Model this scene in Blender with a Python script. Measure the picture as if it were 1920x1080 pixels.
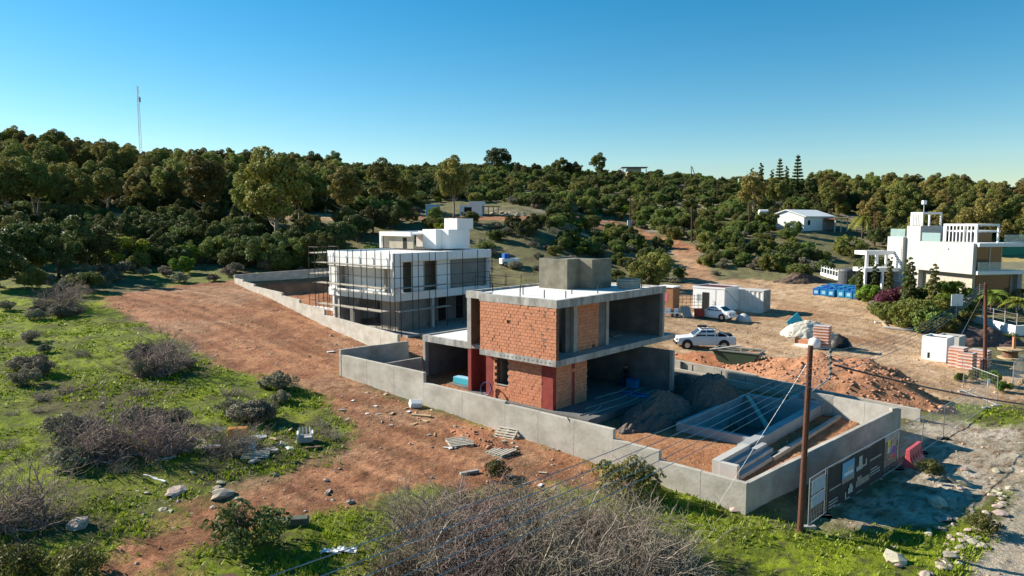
import bpy, bmesh, math, random
import numpy as np
from mathutils import Vector, Matrix
R = math.radians
random.seed(7)
RNG = np.random.default_rng(11)
for o in list(bpy.data.objects): bpy.data.objects.remove(o)
scene = bpy.context.scene
COL = scene.collection
# ------------------------------------------------------------------ camera, sky, sun, exposure
F = 1350.0; PITCH = R(5.44); CH = 11.05
cam_d = bpy.data.cameras.new('camera'); cam = bpy.data.objects.new('camera', cam_d); COL.objects.link(cam)
cam.location = (0, 0, CH); cam.rotation_euler = (R(90) - PITCH, 0, 0)
cam_d.sensor_width = 36.0; cam_d.lens = F / 1920 * 36.0; cam_d.clip_start = 0.3; cam_d.clip_end = 12000
scene.camera = cam
SUN_EL = R(28.5); SUN_XY = (-0.929, 0.370)
w = bpy.data.worlds.new('World'); scene.world = w; w.use_nodes = True
nt = w.node_tree; bg = nt.nodes['Background']
sky = nt.nodes.new('ShaderNodeTexSky'); sky.sky_type = 'NISHITA'; sky.sun_disc = False
sky.sun_elevation = SUN_EL; sky.sun_rotation = math.atan2(SUN_XY[0], SUN_XY[1])
sky.air_density = 1.0; sky.dust_density = 0.12; sky.ozone_density = 2.0; sky.altitude = 50
hs = nt.nodes.new('ShaderNodeHueSaturation'); hs.inputs['Hue'].default_value = 0.486; hs.inputs['Saturation'].default_value = 1.5; hs.inputs['Value'].default_value = 1.0
nt.links.new(sky.outputs[0], hs.inputs['Color']); tint = nt.nodes.new('ShaderNodeVectorMath'); tint.operation = 'MULTIPLY'; tint.inputs[1].default_value = (.94, .97, 1.01)
nt.links.new(hs.outputs[0], tint.inputs[0]); nt.links.new(tint.outputs[0], bg.inputs[0]); bg.inputs[1].default_value = 0.066
sd = bpy.data.lights.new('sun', 'SUN'); so = bpy.data.objects.new('sun', sd); COL.objects.link(so)
sd.energy = 5.0; sd.angle = R(0.53); sd.color = (1.0, 0.93, 0.80)
sv = Vector((SUN_XY[0] * math.cos(SUN_EL), SUN_XY[1] * math.cos(SUN_EL), math.sin(SUN_EL)))
so.rotation_euler = sv.to_track_quat('Z', 'Y').to_euler(); so.location = (-40, 20, 40)
scene.view_settings.view_transform = 'Standard'; scene.view_settings.look = 'None'
scene.view_settings.exposure = 1.05; scene.view_settings.gamma = 1.0
# ------------------------------------------------------------------ maths: pixels of the photo, plot axes, terrain
cp, sp = math.cos(PITCH), math.sin(PITCH)
YAW = R(41.7); DU = (-math.cos(YAW), math.sin(YAW)); DV = (math.sin(YAW), math.cos(YAW)); N0 = (2.51, 40.17)
ROTA = -YAW
def W(u, v): return (N0[0] + u * DU[0] + v * DV[0], N0[1] + u * DU[1] + v * DV[1])
def UV(X, Y): return ((X - N0[0]) * DU[0] + (Y - N0[1]) * DU[1], (X - N0[0]) * DV[0] + (Y - N0[1]) * DV[1])
def ray(x, y):
    a = (x - 960) / F; b = -(y - 540) / F
    return a, cp + b * sp, -sp + b * cp
def to_px(X, Y, Z):
    z = Z - CH; d = Y * cp - z * sp; up = Y * sp + z * cp
    return 960 + F * X / d, 540 - F * up / d
YS = np.array([0, 70, 80, 95, 110, 122, 134, 150, 170, 200, 240, 290, 340, 500, 900, 4000.])
TX = np.array([-900, 0, 400, 720, 960, 1200, 1440, 1680, 1920, 2800.])
TT = (TX - 960) / F
_tab = {  # z of the ground at the depths YS[2:] for each column
 -900: [6.5, 8, 10, 12, 14, 17, 22, 30, 36, 40, 42, 44, 44, 30],
 0:    [4.1, 5.6, 7.2, 9.3, 11.3, 14, 19, 26, 32.5, 36, 38, 40, 40, 30],
 400:  [3.3, 4.4, 6.4, 8.8, 11, 13.2, 16.5, 20.5, 25.5, 31, 34, 36, 36, 25],
 720:  [2.2, 3.4, 5.2, 8.2, 10.8, 11.8, 14, 18, 23.5, 29.5, 33.5, 35, 35, 25],
 960:  [1.6, 2.2, 4.2, 7.4, 11.0, 11.6, 14, 18, 23.5, 29.5, 33.5, 35, 35, 25],
 1200: [1.0, 1.5, 2.3, 3.4, 4.8, 6.8, 9.6, 14, 19.5, 25.5, 31, 33, 33, 25],
 1440: [0.35, 1.2, 2.4, 4.0, 6.2, 8.8, 11, 14, 18.5, 23.5, 27, 28, 28, 20],
 1680: [0.3, 1.7, 2.5, 3.4, 4.8, 6.8, 9.0, 12.5, 16.5, 20, 21.5, 22, 22, 16],
 1920: [0.6, 1.9, 2.6, 3.3, 4.2, 5.4, 7.0, 10.0, 14.5, 18.5, 20.5, 21, 21, 16],
 2800: [0.6, 1.9, 2.6, 3.3, 4.2, 5.4, 7.0, 10.0, 14.5, 18.5, 20.5, 21, 21, 16]}
TAB = np.array([_tab[int(k)] for k in TX])
def plane_z(X, Y): return -0.1 + 0.06 * ((X - N0[0]) * DU[0] + (Y - N0[1]) * DU[1])
def _ss(a): a = np.clip(a, 0, 1); return a * a * (3 - 2 * a)
POOL = (-10.15, -5.95, 3.75, 12.05)
def height(X, Y):
    X = np.asarray(X, float); Y = np.asarray(Y, float)
    t = np.clip(X / np.maximum(Y, 1), TT[0], TT[-1])
    i = np.clip(np.searchsorted(TT, t) - 1, 0, len(TT) - 2)
    f = (t - TT[i]) / (TT[i + 1] - TT[i]); f = f * f * (3 - 2 * f)
    ys = YS[2:]
    j = np.clip(np.searchsorted(ys, Y) - 1, 0, len(ys) - 2)
    g = np.clip((Y - ys[j]) / (ys[j + 1] - ys[j]), 0, 1)
    a = TAB[i, j] * (1 - g) + TAB[i, j + 1] * g; b = TAB[i + 1, j] * (1 - g) + TAB[i + 1, j + 1] * g
    far = a * (1 - f) + b * f
    k = _ss((Y - 62) / 20.0)
    z = plane_z(X, Y) * (1 - k) + far * k
    u = (X - N0[0]) * DU[0] + (Y - N0[1]) * DU[1]; v = (X - N0[0]) * DV[0] + (Y - N0[1]) * DV[1]
    # levelled plots
    ia = _ss((u + 13.1) / .3) * _ss((14.4 - u) / .3) * _ss((v + 4.0) / .3) * _ss((16.1 - v) / .3)
    za = np.where(u > -2.6, -0.45 + np.clip((u - 6) * .1, 0, .9), -0.62)
    z = z * (1 - ia) + za * ia
    ib = _ss((u - 18.) / 2.) * _ss((54 - u) / 2.) * _ss((v - (3.2 + (u - 21) * .2)) / 1.5) * _ss((27 - v) / 3)
    z = z * (1 - ib) + np.minimum(z, 1.0 + np.clip((u - 34) * .06, 0, 2)) * ib
    pool = (u > POOL[0]) & (u < POOL[1]) & (v > POOL[2]) & (v < POOL[3])
    z = np.where(pool, -2.6, z)
    return z
def hz(X, Y): return float(height(X, Y))
_TS = 12.0 * 1.012 ** np.arange(370)
def pg(x, y):  # photo pixel -> point on the ground
    a, b, c = ray(x, y)
    hit = np.nonzero(CH + c * _TS < height(a * _TS, b * _TS))[0]; i = max(1, hit[0] if len(hit) else len(_TS) - 1)
    t = np.linspace(_TS[i - 1], _TS[i], 40); hit = np.nonzero(CH + c * t < height(a * t, b * t))[0]; m = t[hit[0] if len(hit) else -1]
    return Vector((a * m, b * m, hz(a * m, b * m)))
def pzz(x, y, z):
    a, b, c = ray(x, y); t = (z - CH) / c; return Vector((a * t, b * t, z))
def pdd(x, y, Y):
    a, b, c = ray(x, y); t = Y / b; return Vector((a * t, Y, CH + c * t))
def _hash(ix, iy, s): 
    h = np.sin(ix * 127.1 + iy * 311.7 + s * 74.7) * 43758.5453
    return h - np.floor(h)
def vnoise(X, Y, s=0):
    X = np.asarray(X, float); Y = np.asarray(Y, float)
    ix = np.floor(X); iy = np.floor(Y); fx = X - ix; fy = Y - iy
    fx = fx * fx * (3 - 2 * fx); fy = fy * fy * (3 - 2 * fy)
    a = _hash(ix, iy, s); b = _hash(ix + 1, iy, s); c = _hash(ix, iy + 1, s); d = _hash(ix + 1, iy + 1, s)
    return (a * (1 - fx) + b * fx) * (1 - fy) + (c * (1 - fx) + d * fx) * fy
def fbm(X, Y, s=0, o=4):
    r = 0; a = .5
    for k in range(o): r = r + a * vnoise(X * 2 ** k, Y * 2 ** k, s + k); a *= .5
    return r / (1 - .5 ** o)
# ------------------------------------------------------------------ materials
MATS = {}
def mat(name, c1, c2=None, scale=3.0, rough=.85, bump=.0, bscale=None, metal=0., rnd=0., detail=6, translucent=0., coord='Object', spec=.3, alpha=None, island=0.):
    if name in MATS: return MATS[name]
    m = bpy.data.materials.new(name); m.use_nodes = True; n = m.node_tree.nodes; L = m.node_tree.links
    b = n['Principled BSDF']; b.inputs['Roughness'].default_value = rough; b.inputs['Metallic'].default_value = metal
    b.inputs['Specular IOR Level'].default_value = spec
    tc = n.new('ShaderNodeTexCoord'); out = None
    if c2 is None: c2 = tuple(x * .8 for x in c1)
    nz = n.new('ShaderNodeTexNoise'); nz.inputs['Scale'].default_value = scale; nz.inputs['Detail'].default_value = detail; nz.inputs['Roughness'].default_value = .65
    L.new(tc.outputs[coord], nz.inputs['Vector'])
    rp = n.new('ShaderNodeValToRGB'); rp.color_ramp.elements[0].position = .32; rp.color_ramp.elements[1].position = .68
    rp.color_ramp.elements[0].color = (*c2, 1); rp.color_ramp.elements[1].color = (*c1, 1)
    L.new(nz.outputs['Fac'], rp.inputs['Fac']); out = rp.outputs['Color']
    if rnd or island:
        hs = n.new('ShaderNodeHueSaturation'); mp = n.new('ShaderNodeMapRange')
        amt = rnd or island
        mp.inputs['To Min'].default_value = 1 - amt; mp.inputs['To Max'].default_value = 1 + amt
        if island:
            g = n.new('ShaderNodeNewGeometry'); oi = n.new('ShaderNodeObjectInfo'); ad = n.new('ShaderNodeMath'); ad.operation = 'ADD'
            fr = n.new('ShaderNodeMath'); fr.operation = 'FRACT'
            L.new(g.outputs['Random Per Island'], ad.inputs[0]); L.new(oi.outputs['Random'], ad.inputs[1]); L.new(ad.outputs[0], fr.inputs[0]); L.new(fr.outputs[0], mp.inputs['Value'])
        else:
            oi = n.new('ShaderNodeObjectInfo'); L.new(oi.outputs['Random'], mp.inputs['Value'])
            mh = n.new('ShaderNodeMapRange'); mh.inputs['To Min'].default_value = .5 - .045; mh.inputs['To Max'].default_value = .5 + .035
            m2 = n.new('ShaderNodeMath'); m2.operation = 'MULTIPLY'; m2.inputs[1].default_value = 7.31
            f2 = n.new('ShaderNodeMath'); f2.operation = 'FRACT'
            L.new(oi.outputs['Random'], m2.inputs[0]); L.new(m2.outputs[0], f2.inputs[0]); L.new(f2.outputs[0], mh.inputs['Value']); L.new(mh.outputs[0], hs.inputs['Hue'])
        L.new(mp.outputs[0], hs.inputs['Value']); L.new(out, hs.inputs['Color']); out = hs.outputs['Color']
    L.new(out, b.inputs['Base Color'])
    if bump:
        bp = n.new('ShaderNodeBump'); bp.inputs['Strength'].default_value = bump; bp.inputs['Distance'].default_value = .05
        nb = n.new('ShaderNodeTexNoise'); nb.inputs['Scale'].default_value = bscale or scale * 5; nb.inputs['Detail'].default_value = 5
        L.new(tc.outputs[coord], nb.inputs['Vector']); L.new(nb.outputs['Fac'], bp.inputs['Height']); L.new(bp.outputs[0], b.inputs['Normal'])
    if translucent:
        tr = n.new('ShaderNodeBsdfTranslucent'); mx = n.new('ShaderNodeMixShader'); mx.inputs[0].default_value = translucent
        L.new(out, tr.inputs['Color']); L.new(b.outputs[0], mx.inputs[1]); L.new(tr.outputs[0], mx.inputs[2]); L.new(mx.outputs[0], n['Material Output'].inputs[0])
    if alpha is not None: b.inputs['Alpha'].default_value = alpha
    MATS[name] = m; return m
def glassmat():
    if 'glass' in MATS: return MATS['glass']
    m = mat('glass', (.45, .62, .62), (.42, .58, .58), 1, .05, spec=.6); m.node_tree.nodes['Principled BSDF'].inputs['Alpha'].default_value = .35
    return m
CONC = mat('concrete', (.40, .38, .345), (.27, .255, .235), 1.6, .9, .25, 9)
CONC_D = mat('concrete_dark', (.175, .172, .166), (.10, .10, .098), 1.1, .9, .2, 8)  # dark formwork concrete, darkened further to deepen the shaded rooms
CONC_W = mat('boundary_concrete', (.42, .405, .37), (.30, .29, .265), .9, .9, .15, 12)
CONC_T = mat('tower_concrete', (.25, .23, .175), (.13, .12, .09), 1.4, .9, .3, 9)
def streaky(name, c1, c2, sc, amt=.0):
    m = mat(name, c1, c2, 1.0, .9, .2, 9); n = m.node_tree.nodes; L = m.node_tree.links
    nz = [x for x in n if x.type == 'TEX_NOISE'][0]; mp = n.new('ShaderNodeMapping'); mp.inputs['Scale'].default_value = sc; tc = [x for x in n if x.type == 'TEX_COORD'][0]
    L.new(tc.outputs['Object'], mp.inputs['Vector']); L.new(mp.outputs[0], nz.inputs['Vector']); nz.inputs['Detail'].default_value = 4
    return m
CONC_S = streaky('streaked_concrete', (.52, .50, .46), (.19, .18, .165), (1.6, 1.6, .5))
CONC_W = streaky('boundary_streaked', (.50, .465, .405), (.32, .29, .245), (.8, .8, 1.2))
SCREED = mat('roof_screed', (.74, .73, .70), (.58, .57, .55), .8, .9, .1, 6)
WHITE = mat('white_render', (.80, .80, .79), (.72, .72, .71), .6, .8, .05, 20)
OFFW = mat('offwhite_render', (.47, .455, .425), (.41, .40, .375), .5, .85, .05, 20)
EPS = mat('insulation_board', (.82, .82, .82), (.74, .74, .75), 2, .8, island=.05)
BRICK = mat('hollow_brick', (.60, .265, .148), (.48, .195, .105), 4, .85, .3, 30, island=.09)
MORTAR = mat('mortar', (.16, .085, .05), (.10, .05, .032), 6, .95)
REDP = mat('red_primer', (.30, .055, .042), (.20, .035, .028), 2.5, .8, .1)
BROWN = mat('brown_block', (.20, .115, .07), (.13, .07, .045), 2.2, .9, .2)
STEEL = mat('galvanised_steel', (.45, .46, .47), (.32, .33, .34), 5, .5, metal=.6)
RUSTY = mat('scaffold_steel', (.10, .08, .065), (.055, .045, .04), 6, .7, metal=.3)
PLANK = mat('weathered_plank', (.50, .46, .38), (.33, .29, .23), 5, .9, island=.15)
TIMBER = mat('pale_timber', (.50, .38, .22), (.38, .27, .15), 5, .85, island=.12)
POLE = mat('creosoted_pole', (.13, .052, .032), (.07, .03, .02), 5, .85, .3)
DARK = mat('void_shade', (.02, .02, .02), None, 2, .9)  # flat near-black: shade painted into openings, hollows and deep rooms
BLACKP = mat('black_plastic', (.02, .021, .023), (.012, .012, .014), 4, .45, .3, 8)
TYRE = mat('tyre_rubber', (.018, .018, .018), None, 5, .8)
WPAINT = mat('white_paint', (.80, .80, .79), (.74, .74, .73), 1, .3, spec=.5)
WGLASS = mat('car_glass', (.025, .03, .035), (.02, .022, .027), 1, .06, spec=.6)
CHROME = mat('wheel_metal', (.55, .56, .57), (.45, .46, .47), 3, .35, metal=.7)
LAMPR = mat('red_lamp', (.45, .02, .015), None, 4, .3)
LAMPW = mat('clear_lamp', (.7, .7, .68), None, 4, .15)
BLUEP = mat('blue_plastic', (.02, .17, .46), (.015, .13, .38), 3, .45, rnd=.12)
BLUEL = mat('blue_label', (.35, .62, .80), (.25, .52, .72), 6, .5)
TURQ = mat('turquoise_foam', (.05, .42, .52), (.04, .36, .46), 3, .7)
REDPL = mat('red_plastic', (.56, .10, .12), (.46, .07, .09), 3, .5)
SKIPG = mat('skip_green', (.035, .09, .05), (.06, .07, .045), 3, .6, .2)
STONE = mat('limestone', (.50, .43, .34), (.34, .28, .21), 4, .95, .5, 14, rnd=.2)
SOILR = mat('red_soil', (.34, .145, .072), (.22, .085, .042), 1.8, .95, .9, 8)
SOILRUB = mat('rubble_soil', (.43, .215, .12), (.28, .125, .065), 2.2, .95, .9, 7)
GRAVEL = mat('grey_gravel', (.17, .14, .12), (.095, .075, .062), 7, .95, 1.0, 18)
SAND = mat('pale_sand', (.62, .58, .49), (.50, .45, .36), 2.5, .95, .5, 10)
DRY = mat('dead_twigs', (.40, .33, .26), (.13, .10, .075), 3, .9, rnd=.15)
DRYB = mat('brown_twigs', (.16, .105, .08), (.09, .06, .045), 3, .9, rnd=.15)
BARK = mat('pale_bark', (.34, .29, .22), (.18, .14, .10), 5, .9, .3)
BARKD = mat('dark_bark', (.13, .10, .07), (.08, .06, .045), 5, .9, .3)
def leaf(name, c, t=.25, rnd=.42): return mat(name, c, tuple(x * .55 for x in c), 1.2, .65, rnd=rnd, translucent=t, spec=.25)
LEAF_E = leaf('eucalyptus_leaf', (.27, .265, .062))
LEAF_D = leaf('dark_leaf', (.135, .158, .046))
LEAF_M = leaf('maquis_leaf', (.195, .23, .052))
LEAF_L = leaf('lime_leaf', (.19, .27, .03), .3)
LEAF_P = leaf('palm_leaf', (.22, .26, .04), .3)
LEAF_G = leaf('greygreen_leaf', (.30, .275, .185), .2)
BOUG = leaf('bougainvillea_flower', (.24, .07, .12), .3)
# ------------------------------------------------------------------ mesh helpers
class MB:
    def __init__(s): s.v = []; s.f = []
    def add(s, vs, fs):
        b = len(s.v); s.v += [tuple(x) for x in vs]; s.f += [tuple(i + b for i in f) for f in fs]; return s
    def box(s, x0, x1, y0, y1, z0, z1):
        return s.add([(x0, y0, z0), (x1, y0, z0), (x1, y1, z0), (x0, y1, z0), (x0, y0, z1), (x1, y0, z1), (x1, y1, z1), (x0, y1, z1)],
                     [(0, 3, 2, 1), (4, 5, 6, 7), (0, 1, 5, 4), (1, 2, 6, 5), (2, 3, 7, 6), (3, 0, 4, 7)])
    def buv(s, u0, u1, v0, v1, z0, z1): return s.box(-u1, -u0, v0, v1, z0, z1)   # plot axes: x = -u, y = v
    def prism(s, poly, z0, z1):
        n = len(poly); zz = lambda z, i: z[i] if hasattr(z, '__len__') else z
        return s.add([(p[0], p[1], zz(z0, i)) for i, p in enumerate(poly)] + [(p[0], p[1], zz(z1, i)) for i, p in enumerate(poly)],
                     [tuple(range(n - 1, -1, -1)), tuple(range(n, 2 * n))] + [(i, (i + 1) % n, n + (i + 1) % n, n + i) for i in range(n)])
    def tube(s, pts, r, n=6, caps=True):
        pts = [Vector(p) for p in pts]; rs = r if hasattr(r, '__len__') else [r] * len(pts); vs = []; fs = []
        for i, p in enumerate(pts):
            d = (pts[min(i + 1, len(pts) - 1)] - pts[max(i - 1, 0)])
            if d.length < 1e-9: d = Vector((0, 0, 1))
            d.normalize(); a = d.orthogonal().normalized() if abs(d.z) > .9 else d.cross(Vector((0, 0, 1))).normalized(); b = d.cross(a)
            for k in range(n): t = 2 * math.pi * k / n; vs.append(p + (a * math.cos(t) + b * math.sin(t)) * rs[i])
        for i in range(len(pts) - 1):
            for k in range(n): fs.append((i * n + k, i * n + (k + 1) % n, (i + 1) * n + (k + 1) % n, (i + 1) * n + k))
        if caps: fs += [tuple(range(n - 1, -1, -1)), tuple(range((len(pts) - 1) * n, len(pts) * n))]
        return s.add(vs, fs)
    def bar(s, p, q, w, h):
        p = Vector(p); q = Vector(q); d = (q - p).normalized(); a = d.cross(Vector((0, 0, 1)))
        if a.length < 1e-6: a = Vector((1, 0, 0))
        a.normalize(); b = a.cross(d); vs = []
        for o in (p, q):
            for sa, sb in ((-1, -1), (1, -1), (1, 1), (-1, 1)): vs.append(o + a * sa * w / 2 + b * sb * h / 2)
        return s.add(vs, [(0, 1, 2, 3), (7, 6, 5, 4), (0, 4, 5, 1), (1, 5, 6, 2), (2, 6, 7, 3), (3, 7, 4, 0)])
    def mesh(s, name, m, smooth=False):
        me = bpy.data.meshes.new(name); me.from_pydata([tuple(x) for x in s.v], [], s.f); me.validate(); me.update()
        me.materials.append(m)
        bm = bmesh.new(); bm.from_mesh(me); bmesh.ops.recalc_face_normals(bm, faces=bm.faces); bm.to_mesh(me); bm.free()
        if smooth: me.polygons.foreach_set('use_smooth', [True] * len(me.polygons))
        return me
    def build(s, name, m, parent=None, smooth=False, bevel=0):
        return link(name, s.mesh(name, m, smooth), parent, bevel)
def link(name, me, parent=None, bevel=0):
    o = bpy.data.objects.new(name, me); COL.objects.link(o)
    if parent is not None: o.parent = parent
    if bevel:
        md = o.modifiers.new('bevel', 'BEVEL'); md.width = bevel; md.segments = 2; md.limit_method = 'ANGLE'
    return o
def tag(o, label=None, cat=None, group=None, kind=None):
    if label: o['label'] = label
    if cat: o['category'] = cat
    if group: o['group'] = group
    if kind or cat: o['kind'] = kind or 'thing'
    return o
def thing(name, label, cat, loc=(0, 0, 0), rz=0., group=None):
    o = bpy.data.objects.new(name, None); COL.objects.link(o); o.location = loc; o.rotation_euler = (0, 0, rz); o.empty_display_size = .2
    return tag(o, label, cat, group)
def copy_tree(o, parent=None):
    c = o.copy(); COL.objects.link(c)
    if parent is not None: c.parent = parent
    for ch in list(o.children): copy_tree(ch, c)
    return c
def np_mesh(name, V, Q, m, smooth=False, tri=False):
    me = bpy.data.meshes.new(name); k = 3 if tri else 4
    me.vertices.add(len(V)); me.vertices.foreach_set('co', np.asarray(V, np.float32).ravel())
    me.loops.add(len(Q) * k); me.loops.foreach_set('vertex_index', np.asarray(Q, np.int32).ravel())
    me.polygons.add(len(Q)); me.polygons.foreach_set('loop_start', np.arange(0, len(Q) * k, k, dtype=np.int32))
    if smooth: me.polygons.foreach_set('use_smooth', np.ones(len(Q), bool))
    me.materials.append(m); me.update(); me.validate(); return me
# ------------------------------------------------------------------ ground
def inpoly(px, py, poly):
    r = np.zeros(px.shape, bool); n = len(poly)
    for i in range(n):
        x0, y0 = poly[i]; x1, y1 = poly[(i + 1) % n]
        if y0 == y1: continue
        c = ((y0 > py) != (y1 > py)) & (px < (x1 - x0) * (py - y0) / (y1 - y0) + x0); r ^= c
    return r
RED = [(190, 556), (330, 536), (445, 524), (560, 540), (700, 590), (770, 640), (640, 700), (800, 770), (1100, 850), (1200, 900), (1080, 915), (900, 910), (720, 925), (690, 955), (480, 985), (330, 1050), (260, 1100), (160, 1060), (330, 960), (560, 880), (640, 850), (655, 800), (600, 740), (500, 705), (420, 690), (340, 640), (230, 590)]
YARD = [(1225, 620), (1262, 552), (1300, 535), (1345, 525), (1400, 522), (1490, 530), (1530, 528), (1640, 560), (1690, 600), (1760, 640), (1930, 700), (1930, 760), (1700, 752), (1420, 700), (1240, 680)]
PALE = [(1560, 965), (1690, 880), (1700, 800), (1780, 770), (1930, 775), (1930, 900), (1850, 930), (1760, 985), (1640, 1000)]
ROADB = [(1930, 890), (1885, 950), (1810, 1100), (1990, 1100)]
TRACK = [(1258, 472), (1302, 466), (1340, 520), (1350, 570), (1262, 570), (1288, 515)]
EMB = [(640, 402), (760, 404), (870, 403), (1130, 406), (1230, 440), (1330, 468), (1290, 476), (1180, 446), (1090, 418), (930, 413), (860, 412), (640, 411)]
ROADH = [(80, 398), (420, 402), (720, 400), (720, 413), (420, 416), (80, 414)]
FIELD = [(1850, 478), (2000, 480), (2000, 515), (1880, 512)]
GREENL = [(-200, 545), (190, 545), (235, 590), (340, 640), (420, 690), (500, 705), (600, 740), (655, 800), (640, 850), (560, 880), (330, 960), (160, 1060), (260, 1130), (-400, 1130)]
GREENC = [(260, 1130), (330, 1050), (480, 985), (690, 955), (760, 1000), (760, 1130)]
GREENR = [(1150, 930), (1240, 880), (1400, 965), (1500, 1000), (1640, 1000), (1760, 985), (1850, 930), (1900, 920), (1810, 1130), (1100, 1130)]
GREENY = [(1640, 755), (1930, 765), (1930, 800), (1800, 790), (1700, 775)]
GREENB = [(560, 770), (660, 820), (640, 850), (560, 840)]
def build_ground():
    nt_, tmax = 470, 1.18
    t = np.linspace(-tmax, tmax, nt_)
    ys = np.concatenate([np.exp(np.linspace(math.log(7), math.log(480), 540)), [560, 700, 900, 1300, 2000, 3200, 5000]])
    T, Y = np.meshgrid(t, ys); X = T * Y
    Z = height(X, Y)
    near = Y < 480
    u, v = UV(X, Y)
    inA = (u > -13.3) & (u < 14.5) & (v > -4.2) & (v < 16)
    px, py = to_px(X, Y, Z)
    jit = lambda s: ((fbm(X * .55, Y * .55, s) - .5) * 2, (fbm(X * .55 + 40, Y * .55, s + 9) - .5) * 2)
    def M(poly, amp=1.6):
        acc = 0
        for k in range(3):
            jx, jy = jit(30 + 5 * k); sc = F / Y
            jx2 = (vnoise(X * 4, Y * 4, 70 + k) - .5); jy2 = (vnoise(X * 4, Y * 4, 80 + k) - .5)
            acc = acc + inpoly(px + (jx * amp + jx2 * .7) * sc, py + (jy * amp + jy2 * .7) * sc * np.clip(11 / Y, .05, .6), poly)
        return (acc / 3.0)
    C = np.zeros(X.shape + (3,)); n1 = fbm(X * .9, Y * .9, 1)[..., None]; n2 = fbm(X * .18, Y * .18, 5)[..., None]; n3 = fbm(X * 3.5, Y * 3.5, 8, 3)[..., None]
    mixc = lambda a, b, k: np.array(a) * (1 - k) + np.array(b) * k
    kk = np.clip((n1 - .5) * 2.2 + .5, 0, 1); k2 = np.clip((n2 - .5) * 3 + .5, 0, 1); k3 = np.clip((n3 - .5) * 2.5 + .5, 0, 1)
    scrub = mixc((.12, .105, .06), (.20, .185, .085), kk)
    grass = mixc(mixc((.115, .145, .018), (.235, .285, .02), kk), (.10, .082, .045), np.clip(k2 * 1.7 - .62, 0, 1) * .85)
    grass = mixc(grass, (.075, .065, .04), (np.clip(k3 * 2 - 1.25, 0, 1)))
    red = mixc(mixc((.26, .115, .058), (.40, .198, .105), kk), (.40, .26, .16), np.clip(k2 - .45, 0, 1) * .9); red = mixc(red, (.20, .085, .048), np.clip(k3 * 2 - 1.2, 0, 1))
    tan = mixc(mixc((.43, .275, .155), (.56, .395, .25), kk), (.33, .175, .09), np.clip(k2 * 1.3 - .6, 0, 1)); tan = mixc(tan, (.27, .165, .095), np.clip(k3 * 2 - 1.3, 0, 1))
    uu, vv = UV(X, Y); st1 = fbm(uu * .12 + 3, vv * 2.1 + np.sin(uu * .12) * 2.0, 41, 3)[..., None]; st2 = fbm((X * .9 + Y * .42) * 1.7 + np.sin(Y * .08) * 3, (X * -.42 + Y * .9) * .09, 43, 3)[..., None]
    red = red * (.78 + .44 * np.clip((st1 - .5) * 3 + .5, 0, 1)); tan = tan * (.80 + .36 * np.clip((st2 - .5) * 3 + .5, 0, 1))
    pale = mixc(mixc((.33, .255, .175), (.60, .51, .395), kk), (.11, .13, .03), np.clip(k2 * 2 - 1.05, 0, 1)); pale = mixc(pale, (.15, .095, .055), np.clip(k3 * 2 - 1.2, 0, 1))
    field = mixc((.36, .27, .11), (.44, .34, .15), kk)
    C[:] = scrub
    rocky = np.clip((fbm(X * .09, Y * .09, 55) - .60) * 9, 0, 1)[..., None] * (Y[..., None] > 130)
    C = mixc(C, (.34, .29, .23), rocky * .6)
    G = np.zeros(X.shape)
    def lay(poly, col, amp=1.6, g=None):
        nonlocal C, G
        m = M(poly, amp); C = C * (1 - m[..., None]) + col * m[..., None]
        G = G * (1 - m) + (m if g else 0)
    nearY = (Y < 95)[..., None]
    C = np.where(nearY & (X[..., None] < 8), mixc(scrub, grass, .55), C)
    lay(GREENL, grass, 2, 1); lay(GREENC, grass, 1.5, 1); lay(GREENR, grass, 1.2, 1)
    lay(RED, red); lay(YARD, tan, 2.2); lay(PALE, pale, 1.5); lay(TRACK, mixc(red, tan, .5), 1.2)
    lay(EMB, red * 1.05, 2.5); lay(ROADH, tan * .8, 1.5); lay(FIELD, field, 2); lay(ROADB, mixc(pale, (.42, .36, .28), .7), .5)
    lay(GREENY, grass, 1.5, 1); lay(GREENB, grass, 1, 1)
    # plots
    mA = (_ss((u + 13.2) / .2) * _ss((14.5 - u) / .2) * _ss((v + 4.1) / .2) * _ss((16.2 - v) / .2))[..., None]
    C = C * (1 - mA) + mixc(red, (.42, .19, .09), .5) * mA; G = G * (1 - mA[..., 0])
    mB = (_ss((u - 14.8) / .5) * _ss((55.5 - u) / .5) * _ss((v - (1.6 + (u - 15.6) * .2)) / .4) * _ss((34 - v) / 4))[..., None]
    C = C * (1 - mB) + mixc(red, (.42, .17, .08), .4) * mB; G = G * (1 - mB[..., 0])
    # relief
    amp = .05 + .07 * G + np.clip((Y - 70) / 120, 0, 1) * .25
    Z = Z + np.where(near, (fbm(X * 1.3, Y * 1.3, 3) - .5) * amp * 2 + (fbm(X * 4.5, Y * 4.5, 4, 3) - .5) * .11, 0) * np.where(inA, .7, 1)
    trk = np.sin((Y + X * .25 + (fbm(X * .05, Y * .05, 21) - .5) * 14) * 2.2)
    Z = Z + np.where((Y < 110) & (G < .5), np.clip(trk - .55, 0, 1) * -.07 * np.clip(fbm(X * .1, Y * .1, 33) * 3 - 1, 0, 1), 0)
    nr, nc = X.shape
    V = np.stack([X, Y, Z], -1).reshape(-1, 3)
    idx = np.arange(nr * nc).reshape(nr, nc)
    Q = np.stack([idx[:-1, :-1], idx[:-1, 1:], idx[1:, 1:], idx[1:, :-1]], -1).reshape(-1, 4)
    m = bpy.data.materials.new('ground_soil'); m.use_nodes = True; n = m.node_tree.nodes; L = m.node_tree.links; b = n['Principled BSDF']
    b.inputs['Roughness'].default_value = .95; b.inputs['Specular IOR Level'].default_value = .1
    at = n.new('ShaderNodeAttribute'); at.attribute_name = 'soil'; tc = n.new('ShaderNodeTexCoord')
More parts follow.
